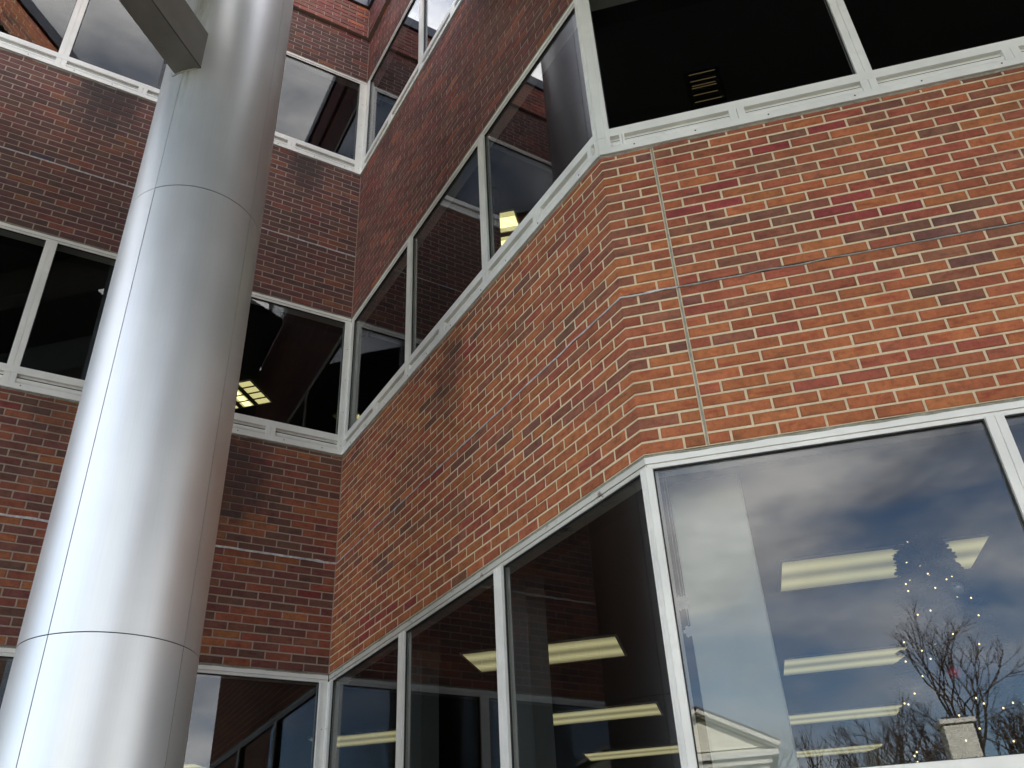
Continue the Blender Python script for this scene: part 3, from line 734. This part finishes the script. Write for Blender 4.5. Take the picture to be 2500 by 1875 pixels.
# ================================================================== CLAD COLUMNS, BEAM, CANOPY
def shell(name, cx, cy, r, a0, a1, z0, z1, mat, root, n=26, th=0.004):
    V = []; F = []
    for rr in (r, r - th):
        for z in (z0, z1):
            for i in range(n + 1):
                t = math.radians(a0 + (a1 - a0) * i / n); V.append((cx + rr * math.cos(t), cy + rr * math.sin(t), z))
    m = n + 1
    for i in range(n):
        F += [(i, i + 1, m + i + 1, m + i), (2 * m + i + 1, 2 * m + i, 3 * m + i, 3 * m + i + 1), (m + i, m + i + 1, 3 * m + i + 1, 3 * m + i), (i + 1, i, 2 * m + i, 2 * m + i + 1)]
    F += [(0, m, 3 * m, 2 * m), (n, 2 * m + n, 3 * m + n, m + n)]
    mb = MB(); mb.v = V; mb.f = F; me = mb.mesh(name)
    for p in me.polygons:
        if abs(p.normal.z) < 0.5: p.use_smooth = True
    me.materials.append(mat); o = link(name, me); place(o, root)
    md = o.modifiers.new('es', 'EDGE_SPLIT'); md.split_angle = math.radians(40); return o
def clad_column(cx, cy, label, high=False):
    root = thing('clad_column', label, 'column', (cx, cy, 0), 'round metal columns carrying the entrance canopy')
    levels = [0.0, -0.525 + GZ, 2.525 + GZ, 5.575 + GZ, 8.7 + GZ] if high else [0.0, -0.525 + GZ, 2.525 + GZ, 5.47 + GZ]
    for k in range(len(levels) - 1):
        for q in range(4):
            a0 = -137.3 + 92.3 * 0 + 90 * q + (0 if q == 0 else 1.2); a1 = a0 + (91.2 if q == 0 else 90) - 0
            if q == 3: a1 = 222.7
            gap = 0.33
            shell('cladding_panel', cx, cy, COLR + random.uniform(-0.0012, 0.0012), a0 + gap, a1 - gap, levels[k] + 0.0028, levels[k + 1] - 0.0028, MAT['clad'], root)
    mb = MB(); mb.tube((cx, cy, 0), (cx, cy, levels[-1] - 0.01), COLR - 0.006, COLR - 0.006, 48); mb.build('core', MAT['seam'], root, True)
    return root
clad_column(COLC.x, COLC.y, 'tall round silver metal column with panel seams in front of the left face', True)
clad_column(-6.05, -5.99, 'second silver metal column at the far end of the canopy beams')
bd = Vector((math.cos(math.radians(-136.2)), math.sin(math.radians(-136.2)), 0)); bn = Vector((-bd.y, bd.x, 0))
def beam(label, z0, z1, hw):
    a = Vector((COLC.x, COLC.y, 0)) + bd * (COLR - 0.035); b = Vector((-6.05, -5.99, 0)) - bd * (COLR - 0.035)
    c = (a + b) / 2; root = thing('canopy_beam', label, 'beam', (c.x, c.y, z0)); L = (b - a).length / 2
    mb = MB(); cc_ = Vector((c.x, c.y, (z0 + z1) / 2)); mb.box(cc_, (L, hw, (z1 - z0) / 2), bd, bn); o = mb.build('box_section', MAT['beam'], root); bevel(o, 0.004, 2)
    mb = MB(); mb.box(cc_ + bn * hw + Vector((0, 0, -(z1 - z0) / 2 + 0.008)), (L, 0.0022, 0.006), bd, bn); mb.box(cc_ - bn * hw + Vector((0, 0, -(z1 - z0) / 2 + 0.008)), (L, 0.0015, 0.0035), bd, bn); mb.build('lap_seam', MAT['seam'], root)
    # sealant bead around the foot of the joint
    mb = MB(); n = 14
    pts = []
    for i in range(n + 1):
        u = -hw + 2 * hw * i / n; ww = math.sqrt(COLR ** 2 - u * u) + 0.003
        p = Vector((COLC.x, COLC.y, 0)) + bd * ww + bn * u; pts.append((p.x, p.y, z0 - 0.003 + 0.002 * math.sin(i * 2.1)))
    for i in range(n): mb.tube(pts[i], pts[i + 1], 0.006, 0.006, 6)
    mb.build('sealant_bead', MAT['sealant_pale'], root)
beam('grey rectangular metal beam butting into the silver column, upper left', 3.745 + GZ, 4.165 + GZ, 0.106)
beam('upper grey beam under the dark canopy, above the camera view', 5.06 + GZ, 5.48 + GZ, 0.106)
# canopy with a triangular opening, seen only in reflections
root = thing('entrance_canopy', 'dark flat entrance canopy overhead, mirrored black in the right upper window', 'canopy', (-2.5, -6.5, 5.5 + GZ))
hole = [(-2.64, -3.02), (-2.1, -2.53), (-2.1, -3.62)]
hole2 = [(-3.26, -2.36), (-2.98, -2.31), (-3.05, -2.66)]
outer = [(-7.4, -1.2), (-3.3, -1.2), (-0.55, -3.95), (-0.55, -2.62), (-0.02, -2.88), (0.03, -4.26), (4.9, -8.88), (7.0, -11.5), (7.0, -21.0), (-2.2, -21.0), (-2.2, -12.2), (-4.0, -10.4), (-7.4, -10.4)]  # unseen street-side arm added to keep sky light off the left face
bm = bmesh.new()
vo = [bm.verts.new((x, y, 5.5 + GZ)) for x, y in outer]; vh = [bm.verts.new((x, y, 5.5 + GZ)) for x, y in hole]
eo = [bm.edges.new((vo[i], vo[(i + 1) % len(vo)])) for i in range(len(vo))]; eh = [bm.edges.new((vh[i], vh[(i + 1) % 3])) for i in range(3)]
v2 = [bm.verts.new((x, y, 5.5 + GZ)) for x, y in hole2]; eh += [bm.edges.new((v2[i], v2[(i + 1) % 3])) for i in range(3)]
bmesh.ops.triangle_fill(bm, use_beauty=True, edges=eo + eh)
r_ = bmesh.ops.extrude_face_region(bm, geom=bm.faces[:]); bmesh.ops.translate(bm, verts=[v for v in r_['geom'] if isinstance(v, bmesh.types.BMVert)], vec=(0, 0, 0.10))
bmesh.ops.recalc_face_normals(bm, faces=bm.faces)
me = bpy.data.meshes.new('soffit'); bm.to_mesh(me); bm.free(); me.materials.append(MAT['canopy']); place(link('soffit', me), root)

# high diagonal brick fascia spanning the recess, mirrored in the top left windows
fa, fb = Vector((-6.05, 0.02, 0)), Vector((-1.6, -4.55, 0)); fd = (fb - fa).normalized(); fn = Vector((-fd.y, fd.x, 0)); fm = (fa + fb) / 2; fl_ = (fb - fa).length
WALL['F'] = (fa, fd, fn if fn.x > 0 else -fn)
root = thing('brick_fascia', 'high diagonal brick fascia with dark coping, mirrored in the top left window', 'wall', (fm.x, fm.y, 7.4 + GZ))
def fbox(name, z0, z1, o0, o1, mat): mb = MB(); mb.wbox('F', 0, fl_, z0, z1, o0, o1); return mb.build(name, mat, root)
fbox('mortar', ZC, ZP, -0.3, -0.004, MAT['mortar']); fbox('coping', ZP, ZP + 0.2, -0.36, 0.04, MAT['coping']); fbox('dark_panel', ZC - 0.8, ZC - 0.002, -0.25, -0.05, MAT['coping'])
brick_field(root, 'F', [(max(0, s0), min(fl_, s0 + BL), ZC + k * 0.0745, ZC + (k + 1) * 0.0745) for k in range(8) for s0 in [(-0.107 * (k % 2)) + i * BL for i in range(31)] if s0 < fl_ - 0.03], limit=0)

# ================================================================== INSIDE: LAMPS, PILLARS, TREE
nR = WALL['R'][2]
def flat_box(mb, c, d, n, hl, hw, z0, z1): mb.box(Vector((c[0], c[1], (z0 + z1) / 2)), (hl, hw, (z1 - z0) / 2), d, n)
def lens_lamp(c, label, z=GZ + 0.03):
    root = thing('ceiling_lamp', label, 'lamp', (c[0], c[1], z), 'lit fluorescent lamps in the ground floor ceiling')
    HL, HW = 0.61, 0.29
    mb = MB(); cv = Vector((c[0], c[1], 0))
    for sg in (-1, 1):
        flat_box(mb, cv + nR * sg * (HW + 0.008), dR, nR, HL + 0.016, 0.008, z - 0.014, z); flat_box(mb, cv + dR * sg * (HL + 0.008), dR, nR, 0.008, HW, z - 0.014, z)
    mb.build('lamp_frame', MAT['fixture'], root)
    me = bpy.data.meshes.new('lens'); V = []
    for zz in (z - 0.010, z - 0.004):
        for a, b in ((-1, -1), (1, -1), (1, 1), (-1, 1)): p = cv + dR * a * HL + nR * b * HW; V.append((p.x, p.y, zz))
    me.from_pydata(V, [], [(3, 2, 1, 0), (4, 5, 6, 7), (0, 1, 5, 4), (1, 2, 6, 5), (2, 3, 7, 6), (3, 0, 4, 7)]); ul = me.uv_layers.new(name='UVMap')
    uvv = [(0, 0), (1, 0), (1, 1), (0, 1)] * 2
    for p in me.polygons:
        for li, vi in zip(p.loop_indices, p.vertices): ul.data[li].uv = uvv[vi]
    me.materials.append(MAT['lens']); place(link('lens', me), root)
    return root
nin = Vector((0.705, 0.709, 0))
base = Vector((1.44, -1.04, 0)); rb = Vector((2.41, -3.58, 0)); st = Vector((1.735, 1.745, 0))
lamps = [(base, 'lit ceiling lamp behind the second pane of the side face window, cut by its mullion'),
 (base + st, 'lit ceiling lamp in the last pane of the side face, second one down'),
 (base + st * 2, 'lit ceiling lamp lowest in the last pane of the side face'),
 (Vector((1.36, 2.45, 0)), 'lit ceiling lamp low in the pane beside the inner corner'),
 (rb, 'largest lit ceiling lamp in the cloudy window, behind the tree top'),
 (rb + st, 'lit ceiling lamp in the cloudy window, second from the top'),
 (rb + st * 2, 'lit ceiling lamp in the cloudy window, third from the top'),
 (rb + st * 3, 'lit ceiling lamp in the cloudy window, lowest of the left column'),
 (rb + dR * 2.45 + nin * 3.66, 'lit ceiling lamp beside the chimney reflection, lower right corner'),
 (rb + dR * 2.45 + nin * 6.1, 'lit ceiling lamp deep in the room beyond the tree'),
 (Vector((-0.36, 5.0, 0)), 'lit ceiling lamp deep in the left wing of the ground floor')]
for c, l in lamps: lens_lamp(c, l)
def louver_lamp(corner, d, n, HL, HW, nl, nw, label, z, mat='tube'):
    """corner: nearest corner; extends +d (length) and +n (width)"""
    c = corner + d * HL + n * HW
    root = thing('louvre_lamp', label, 'lamp', (c.x, c.y, z), None)
    mb = MB()
    for sg in (-1, 1):
        flat_box(mb, c + n * sg * (HW - 0.006), d, n, HL, 0.006, z - 0.012, z + 0.0); flat_box(mb, c + d * sg * (HL - 0.006), d, n, 0.006, HW - 0.012, z - 0.012, z)
    mb.build('lamp_frame', MAT['fixture'], root)
    for i in range(1, nl): mb = MB(); flat_box(mb, c + d * (-HL + 2 * HL * i / nl), d, n, 0.004, HW - 0.012, z - 0.055 + 0.045, z + 0.0); mb.box(c + d * (-HL + 2 * HL * i / nl) + Vector((0, 0, z - 0.006)), (0.012, HW - 0.012, 0.004), d, n); mb.build('louvre_blade', MAT['louver'], root)
    for i in range(1, nw):
        mb = MB(); mb.box(c + n * (-HW + 2 * HW * i / nw) + Vector((0, 0, z - 0.006)), (HL - 0.012, 0.03, 0.005), d, n); mb.build('louvre_blade', MAT['louver'], root)
    mb = MB(); flat_box(mb, c, d, n, HL - 0.012, HW - 0.012, z - 0.0035, z - 0.001); mb.build('reflector', MAT['lamp_reflector'], root)
    for i in range(nw):
        mb = MB(); p = c + n * (-HW + 2 * HW * (i + 0.5) / nw)
        if i == nw // 2 or nw < 3: mb.box(p + Vector((0, 0, z - 0.006)), (HL - 0.02, HW / nw * 0.42, 0.0018), d, n); mb.build('tube', MAT[mat], root)
    return root
MAT['lamp_reflector'] = emis('lamp_reflector', (1.0, 0.90, 0.40), 0.30)
A_ = Vector((-0.61, 1.62, 0)); B_ = Vector((-0.25, 1.99, 0)); e1 = (B_ - A_).normalized(); e2 = Vector((-e1.y, e1.x, 0))
louver_lamp(A_, e1, e2, 0.26, 0.30, 4, 3, 'yellow gridded ceiling light in the middle left window, touching the column edge', GZ + 3.65)
louver_lamp(Vector((0.728, -2.150, 0)), Vector((-0.745, 0.667, 0)).normalized(), Vector((0.69, 0.72, 0)).normalized(), 0.168, 0.30, 1, 2, 'bright gold ceiling light in the middle window of the side face', GZ + 3.65)
# stand-in for a louvred ceiling light: glowing slats just inside the black window
ph = Vector((1.05, -3.10, 0))
root = thing('slatted_light', 'small louvred light with thin gold slats glowing inside the black upper window', 'grille', (0, 0, 0))
_rays = {}
def ray(px, py):
    d = np.array([(px - 1250) / FPX, (py - 937.5) / FPX, 1.0]); d = RW.T @ d; return Vector(d / np.linalg.norm(d))
def on_wall(w, o, px, py):
    O, D, Nn = WALL[w]; d = ray(px, py); q = O + Nn * o; q.z = 0; t = (q - Vector((CAM.x, CAM.y, 0))).dot(Nn) / d.dot(Nn); P = CAM + d * t
    return (P - O).dot(D), P.z - GZ
sA, zA = on_wall('R', -0.35, 1697, 250); sB, zB = on_wall('R', -0.35, 1746, 174)
root.location = wp('R', (sA + sB) / 2, -0.35, zA)
MAT['backing'] = simple('slat_backing', (0.003, 0.003, 0.003), 1.0, 0, 0.05, 3, 0, 0.0)
MAT['slat_glow'] = emis('slat_glow', (1.0, 0.72, 0.30), 0.04)  # slats emit light themselves in place of a lamp behind them
nsl = 13
for i in range(nsl):
    z = zA + (zB + 0.02 - zA) * i / (nsl - 1); mb = MB(); mb.wbox('R', sA + 0.004 * (i % 3), sB - 0.005 * ((i * 5) % 4), z, z + (0.0007 if i % 4 else 0.0016), -0.356, -0.35)
    mb.build('slat', MAT['slat_glow'] if i % 3 == 0 or i == 7 else MAT['backing'], root)
mb = MB(); mb.wbox('R', sA - 0.03, sB + 0.03, zA - 0.03, zB + 0.06, -0.39, -0.362); mb.build('backing', MAT['backing'], root)

def pillar(w, s0, s1, o1, o0, label, mat, z0=0.08, z1=GZ + 0.03):
    m_ = wp(w, (s0 + s1) / 2, (o0 + o1) / 2, 0); root = thing('interior_pillar', label, 'pillar', (m_.x, m_.y, z0), 'square pillars inside the ground floor windows')
    mb = MB(); mb.wbox(w, s0, s1, z0 - GZ, z1 - GZ - 0.004, o0, o1); o = mb.build('shaft', mat, root); bevel(o, 0.008)
    mb = MB(); mb.wbox(w, s0 - 0.012, s1 + 0.012, z0 - GZ + 0.002, z0 - GZ + 0.12, o0 - 0.012, o1 + 0.012); mb.build('skirting', MAT['interior'], root)
pillar('R', 0.083, 0.432, -0.34, -0.62, 'pale square pillar standing just inside the cloudy window', MAT['pillar'])
pillar('M', 0.84, 1.12, -0.30, -0.45, 'dim pillar inside the side face window, nearest the inner corner', MAT['pillar_shaded'])
pillar('M', 2.38, 2.60, -0.30, -0.45, 'dim pillar inside the side face window, beside the lamp cut by it', MAT['pillar_shaded'])
pillar('M', 2.07, 2.31, -0.40, -0.45, 'dark upstairs pillar behind the second mullion of the side face, cutting a gold lamp', MAT['lining'], GZ + 1.74, GZ + 3.66)

def xmas_tree():
    az = math.radians(33.2); D = 5.3; c = Vector((CAM.x + D * math.cos(az), CAM.y + D * math.sin(az), 0.08)); top = CAM.z + D * math.tan(math.radians(19.3))
    root = thing('christmas_tree', 'dark Christmas tree with tiny lights and red baubles behind the cloudy window', 'christmas tree', c)
    H = top - 0.08; R_ = 0.92; rr = random.Random(5)
    mb = MB(); mb.tube(c, c + Vector((0, 0, H)), 0.045, 0.008, 8); mb.build('trunk', MAT['bark'], root)
    mb = MB()
    for i in range(1000):
        t = rr.random() ** 0.8; z = 0.25 + t * (H - 0.3); rad = R_ * (1 - z / H) * rr.uniform(0.75, 1.1) + 0.07; a = rr.uniform(0, 2 * math.pi)
        d = Vector((math.cos(a), math.sin(a), -0.12 + rr.uniform(-.12, .1))); p0 = c + Vector((0, 0, z)); p1 = p0 + d * rad
        side = Vector((-d.y, d.x, 0))
        mb.tube(p0, p1, 0.010, 0.003, 3, False)
        m = max(5, int(rad / 0.035))
        for j in range(2, m + 1):
            q = p0.lerp(p1, j / m)
            for sg in (-1, 1):
                L = 0.11 * rr.uniform(.6, 1.2) * (1.15 - 0.5 * j / m); e = (d * 0.75 + side * sg * rr.uniform(.5, 1.0) + Vector((0, 0, rr.uniform(-.3, .3)))).normalized()
                w_ = e.cross(Vector((rr.uniform(-1, 1), rr.uniform(-1, 1), rr.uniform(-1, 1)))).normalized() * 0.017
                b = len(mb.v); mb.v += [tuple(q - w_), tuple(q + w_), tuple(q + e * L + w_ * 0.3), tuple(q + e * L - w_ * 0.3)]; mb.f.append((b, b + 1, b + 2, b + 3))
    me = mb.mesh('needles', fixn=False); me.materials.append(MAT['fir']); place(link('needles', me), root)
    def sphere(name, p, r, mat, seg=10):
        bm = bmesh.new(); bmesh.ops.create_uvsphere(bm, u_segments=seg, v_segments=max(5, seg // 2 + 1), radius=r); me = bpy.data.meshes.new(name); bm.to_mesh(me); bm.free()
        for q in me.polygons: q.use_smooth = True
        me.materials.append(mat); o = link(name, me); o.parent = root; o.location = p - c
        return o
    def surf(a, z, k=1.0):
        rad = (R_ * (1 - z / H) + 0.07) * k; return c + Vector((math.cos(a) * rad, math.sin(a) * rad, z))
    toward = math.atan2(CAM.y - c.y, CAM.x - c.x)
    for i in range(80):
        a = toward + rr.uniform(-1.15, 1.15); z = 1.2 + (H - 1.25) * rr.random() ** 1.15 if i > 3 else H - 0.05 - 0.12 * i
        p = surf(a, z, 1.04); o = sphere('fairy_light', p, 0.0046, MAT['bulb'], 6)
    for i in range(7):
        p = surf(toward + rr.uniform(-1.3, 1.3), 1.2 + (H - 1.5) * rr.random(), 1.0); o = sphere('bauble', p, 0.036, MAT['red_ball'] if i % 4 else MAT['silver_ball'], 14)
    # one bauble silhouetted against the largest lamp
    d = ray(2334, 1385); P = CAM + d * (D / math.sqrt(d.x ** 2 + d.y ** 2)); sphere('bauble', P, 0.030, MAT['coping'], 16)
    mb = MB(); mb.tube(P + Vector((0, 0, .028)), P + Vector((0, 0, .045)), .009, .009, 8); mb.build('bauble_cap', MAT['coping'], root)
    return root
xmas_tree()
def snowflake(px, py, r, label):
    d = ray(px, py); s, z = on_wall('R', -0.065, px, py); c = wp('R', s, -0.065, z)
    root = thing('paper_snowflake', label, 'decoration', c); mb = MB(); Nn = WALL['R'][2]
    for i in range(3):
        t = i * math.pi / 3; u = dR * math.cos(t) + Vector((0, 0, 1)) * math.sin(t); v = u.cross(Nn); mb.box(c, (r, r * 0.24, 0.001), u, v, Nn)
        for sg in (-1, 1): mb.box(c + u * sg * r * 0.62, (r * 0.1, r * 0.42, 0.0016), u, v, Nn)
    mb.build('flake', MAT['paper'], root); mb = MB(); mb.tube(c + Vector((0, 0, r)), wp('R', s, -0.065, -0.04), 0.0008, 0.0008, 3); mb.build('thread', MAT['paper'], root)
snowflake(1666, 1472, 0.034, 'white paper snowflake hanging inside the glass by the white corner post, upper one')
snowflake(1684, 1541, 0.026, 'small white paper snowflake hanging below the upper one by the corner post')

# ================================================================== ACROSS THE STREET (seen in the cloudy window)
HN = nR; HD = dR                               # house front faces the building
def hp(al, D, z): p = P1 + HD * al + HN * D; return Vector((p.x, p.y, z))
def hbox(mb, a0, a1, D0, D1, z0, z1):
    mb.quadbox([hp(a0, D0, z0), hp(a1, D0, z0), hp(a1, D0, z1), hp(a0, D0, z1), hp(a0, D1, z0), hp(a1, D1, z0), hp(a1, D1, z1), hp(a0, D1, z1)])
rc = hp(2, 38, 0); root = thing('white_house', 'cream gabled house with white trim mirrored at the bottom of the cloudy window', 'house', (rc.x, rc.y, 0))
AX, ZE, ZA, HWD = -1.13, 4.0 + GZ, 5.40 + GZ, 2.45
mb = MB(); n0 = 30
z = -0.1
while z < ZE - 0.1: hbox(mb, AX - HWD, AX + HWD, 34.0 + 0.0, 42, z, z + 0.125); hbox(mb, AX - HWD, AX + HWD, 33.985, 34.0, z, z + 0.02); z += 0.128
pts = [hp(AX - HWD, 34, ZE), hp(AX + HWD, 34, ZE), hp(AX, 34, ZA - 0.12)]; q = [p - HN * -8 for p in pts]
b = len(mb.v); mb.v += [tuple(p) for p in pts + q]; mb.f += [(b, b + 1, b + 2), (b + 5, b + 4, b + 3), (b, b + 3, b + 4, b + 1), (b + 1, b + 4, b + 5, b + 2), (b + 2, b + 5, b + 3, b)]
mb.build('siding', MAT['siding'], root)
def slope(name, a0, z0, a1, z1, D0, D1, th, mat):
    d = (hp(a1, 0, z1) - hp(a0, 0, z0)).normalized(); up = HN.cross(d); 
    if up.z < 0: up = -up
    P_ = [hp(a0, D0, z0), hp(a1, D0, z1), hp(a1, D0, z1) + up * th, hp(a0, D0, z0) + up * th]; Q_ = [p + HN * (D1 - D0) for p in P_]
    mb = MB(); mb.quadbox(P_ + Q_); return mb.build(name, mat, root)
for sg in (-1, 1):
    slope('rake_board', AX + sg * 2.95, ZE - 0.10, AX, ZA + 0.02, 33.45, 33.95, 0.17, MAT['trim_white']); slope('rake_board', AX + sg * 2.9, ZE - 0.16, AX, ZA - 0.06, 33.7, 33.99, 0.12, MAT['trim_white'])
    slope('roof', AX + sg * 3.0, ZE + 0.08, AX, ZA + 0.20, 33.4, 42.2, 0.06, MAT['shingle'])
mb = MB(); hbox(mb, AX - 2.9, AX + 2.9, 33.6, 33.98, ZE - 0.38, ZE - 0.16); mb.build('frieze_board', MAT['trim_white'], root)
mb = MB(); hbox(mb, AX - 2.6, AX + 2.6, 33.8, 33.98, ZE - 0.62, ZE - 0.40); mb.build('frieze_board', MAT['trim_white'], root)
mb = MB(); hbox(mb, AX + HWD, 12.0, 36, 42, -0.1, 2.0 + GZ); mb.build('wing', MAT['siding'], root)
mb = MB(); pa = [hp(AX + HWD, 35.6, 1.9 + GZ), hp(AX + HWD, 42.4, 1.9 + GZ), hp(AX + HWD, 39, 2.75 + GZ)]; pb = [p + HD * (12.4 - AX - HWD) for p in pa]
b = 0; mb.v = [tuple(p) for p in pa + pb]; mb.f = [(0, 1, 2), (5, 4, 3), (0, 3, 4, 1), (1, 4, 5, 2), (2, 5, 3, 0)]; mb.build('wing_roof', MAT['shingle'], root)
mb = MB(); hbox(mb, 7.95, 9.0, 34.0, 35.0, -0.1, 4.20 + GZ); o = mb.build('chimney', MAT['chimney'], root)
mb = MB()
zz = 0.5
while zz < 4.1 + GZ: hbox(mb, 7.94, 9.01, 33.99, 35.01, zz, zz + 0.055); zz += 0.075
c_ = mb.build('chimney_course', MAT['chimney'], root); c_['kind'] = 'stuff'; sub(c_, o); c_.location = (0, 0, 0)
mb = MB(); hbox(mb, 7.82, 9.13, 33.88, 35.12, 4.20 + GZ, 4.36 + GZ); c_ = mb.build('chimney_cap', MAT['trim_white'], root); sub(c_, o); c_.location = (0, 0, 0)
mb = MB(); hbox(mb, 8.0, 8.95, 34.05, 34.95, 4.36 + GZ, 4.46 + GZ); c_ = mb.build('flue', MAT['coping'], root); sub(c_, o); c_.location = (0, 0, 0)

def bare_tree(base, H, spread, seed, label, lean=0.0, depth=6):
    rr = random.Random(seed); root = thing('bare_tree', label, 'tree', base, 'leafless trees behind the white house')
    tr = MB(); br = MB()
    def grow(p, d, L, r, k):
        q = p; dd = d.copy(); n = 3
        for i in range(n):
            nd = (dd + Vector((rr.uniform(-1, 1), rr.uniform(-1, 1), rr.uniform(-.5, .9))) * 0.13).normalized(); q2 = q + nd * L / n
            (tr if k == 0 else br).tube(q, q2, r * (1 - 0.3 * i / n), r * (1 - 0.3 * (i + 1) / n), 6 if k < 2 else 3, False); q = q2; dd = nd
        if k >= depth: return
        for i in range(2 + (rr.random() < 0.65) + (k == 0)):
            a = rr.uniform(0, 2 * math.pi); u = dd.orthogonal().normalized(); v = dd.cross(u); t = rr.uniform(0.35, 0.85) * spread
            nd = (dd + (u * math.cos(a) + v * math.sin(a)) * t + Vector((0, 0, 0.12))).normalized(); grow(q, nd, L * rr.uniform(.62, .86), r * rr.uniform(.52, .7), k + 1)
    grow(Vector(base), Vector((lean * HD.x, lean * HD.y, 1)).normalized(), H * 0.30, H * 0.028, 0)
    tr.build('trunk', MAT['bark'], root); me = br.mesh('branches', fixn=False); me.materials.append(MAT['bark']); place(link('branches', me), root)
bare_tree(hp(10.3, 38, -0.1), 10.6, 0.85, 3, 'spreading leafless tree mirrored above the white chimney', -0.10, 7)
bare_tree(hp(7.5, 44, -0.1), 8.6, 0.9, 8, 'smaller leafless tree mirrored left of the white chimney', -0.05)
bare_tree(hp(3.9, 43, -0.1), 8.6, 0.7, 12, 'slender leafless tree mirrored between the gable and the chimney')
bare_tree(hp(2.0, 44, -0.1), 9.0, 0.8, 15, 'leafless tree mirrored just right of the cream gable')
bare_tree(hp(5.6, 46, -0.1), 7.6, 0.8, 21, 'distant leafless tree mirrored low between two lamps')
bare_tree(hp(13.5, 44, -0.1), 9.8, 0.9, 27, 'leafless tree mirrored at the far right of the street')

# brick office block across the street, south of the canopy
root = thing('office_block', 'dark brick office block across the street, mirrored in the lowest left windows', 'building', (-1.5, -32, 0))
mb = MB(); mb.prism([(-6.2, -27), (-6.2, -38), (3.2, -38), (3.2, -27)], -0.1, 14.0); mb.build('wall', simple('dark_brickwork', (0.10, 0.06, 0.045), 0.9, 0, 0.2, 2), root)
for k in range(4):
    for i in range(5): mb = MB(); mb.box((-5.0 + 1.75 * i, -26.99, 2.2 + 3.4 * k), (0.42, 0.03, 0.85)); o = mb.build('window', MAT['coping'], root)
mb = MB(); mb.prism([(-6.4, -26.8), (-6.4, -38.2), (3.4, -38.2), (3.4, -26.8)], 14.0, 14.4); mb.build('coping', MAT['coping'], root)
for i, (x, y) in enumerate(((-1.6, -20.5), (6.5, -20.5), (-6.8, -9.9))): clad_column(x, y, ['silver canopy column by the street, on the west corner', 'silver canopy column by the street, on the east corner', 'silver canopy column at the far west end of the canopy'][i])
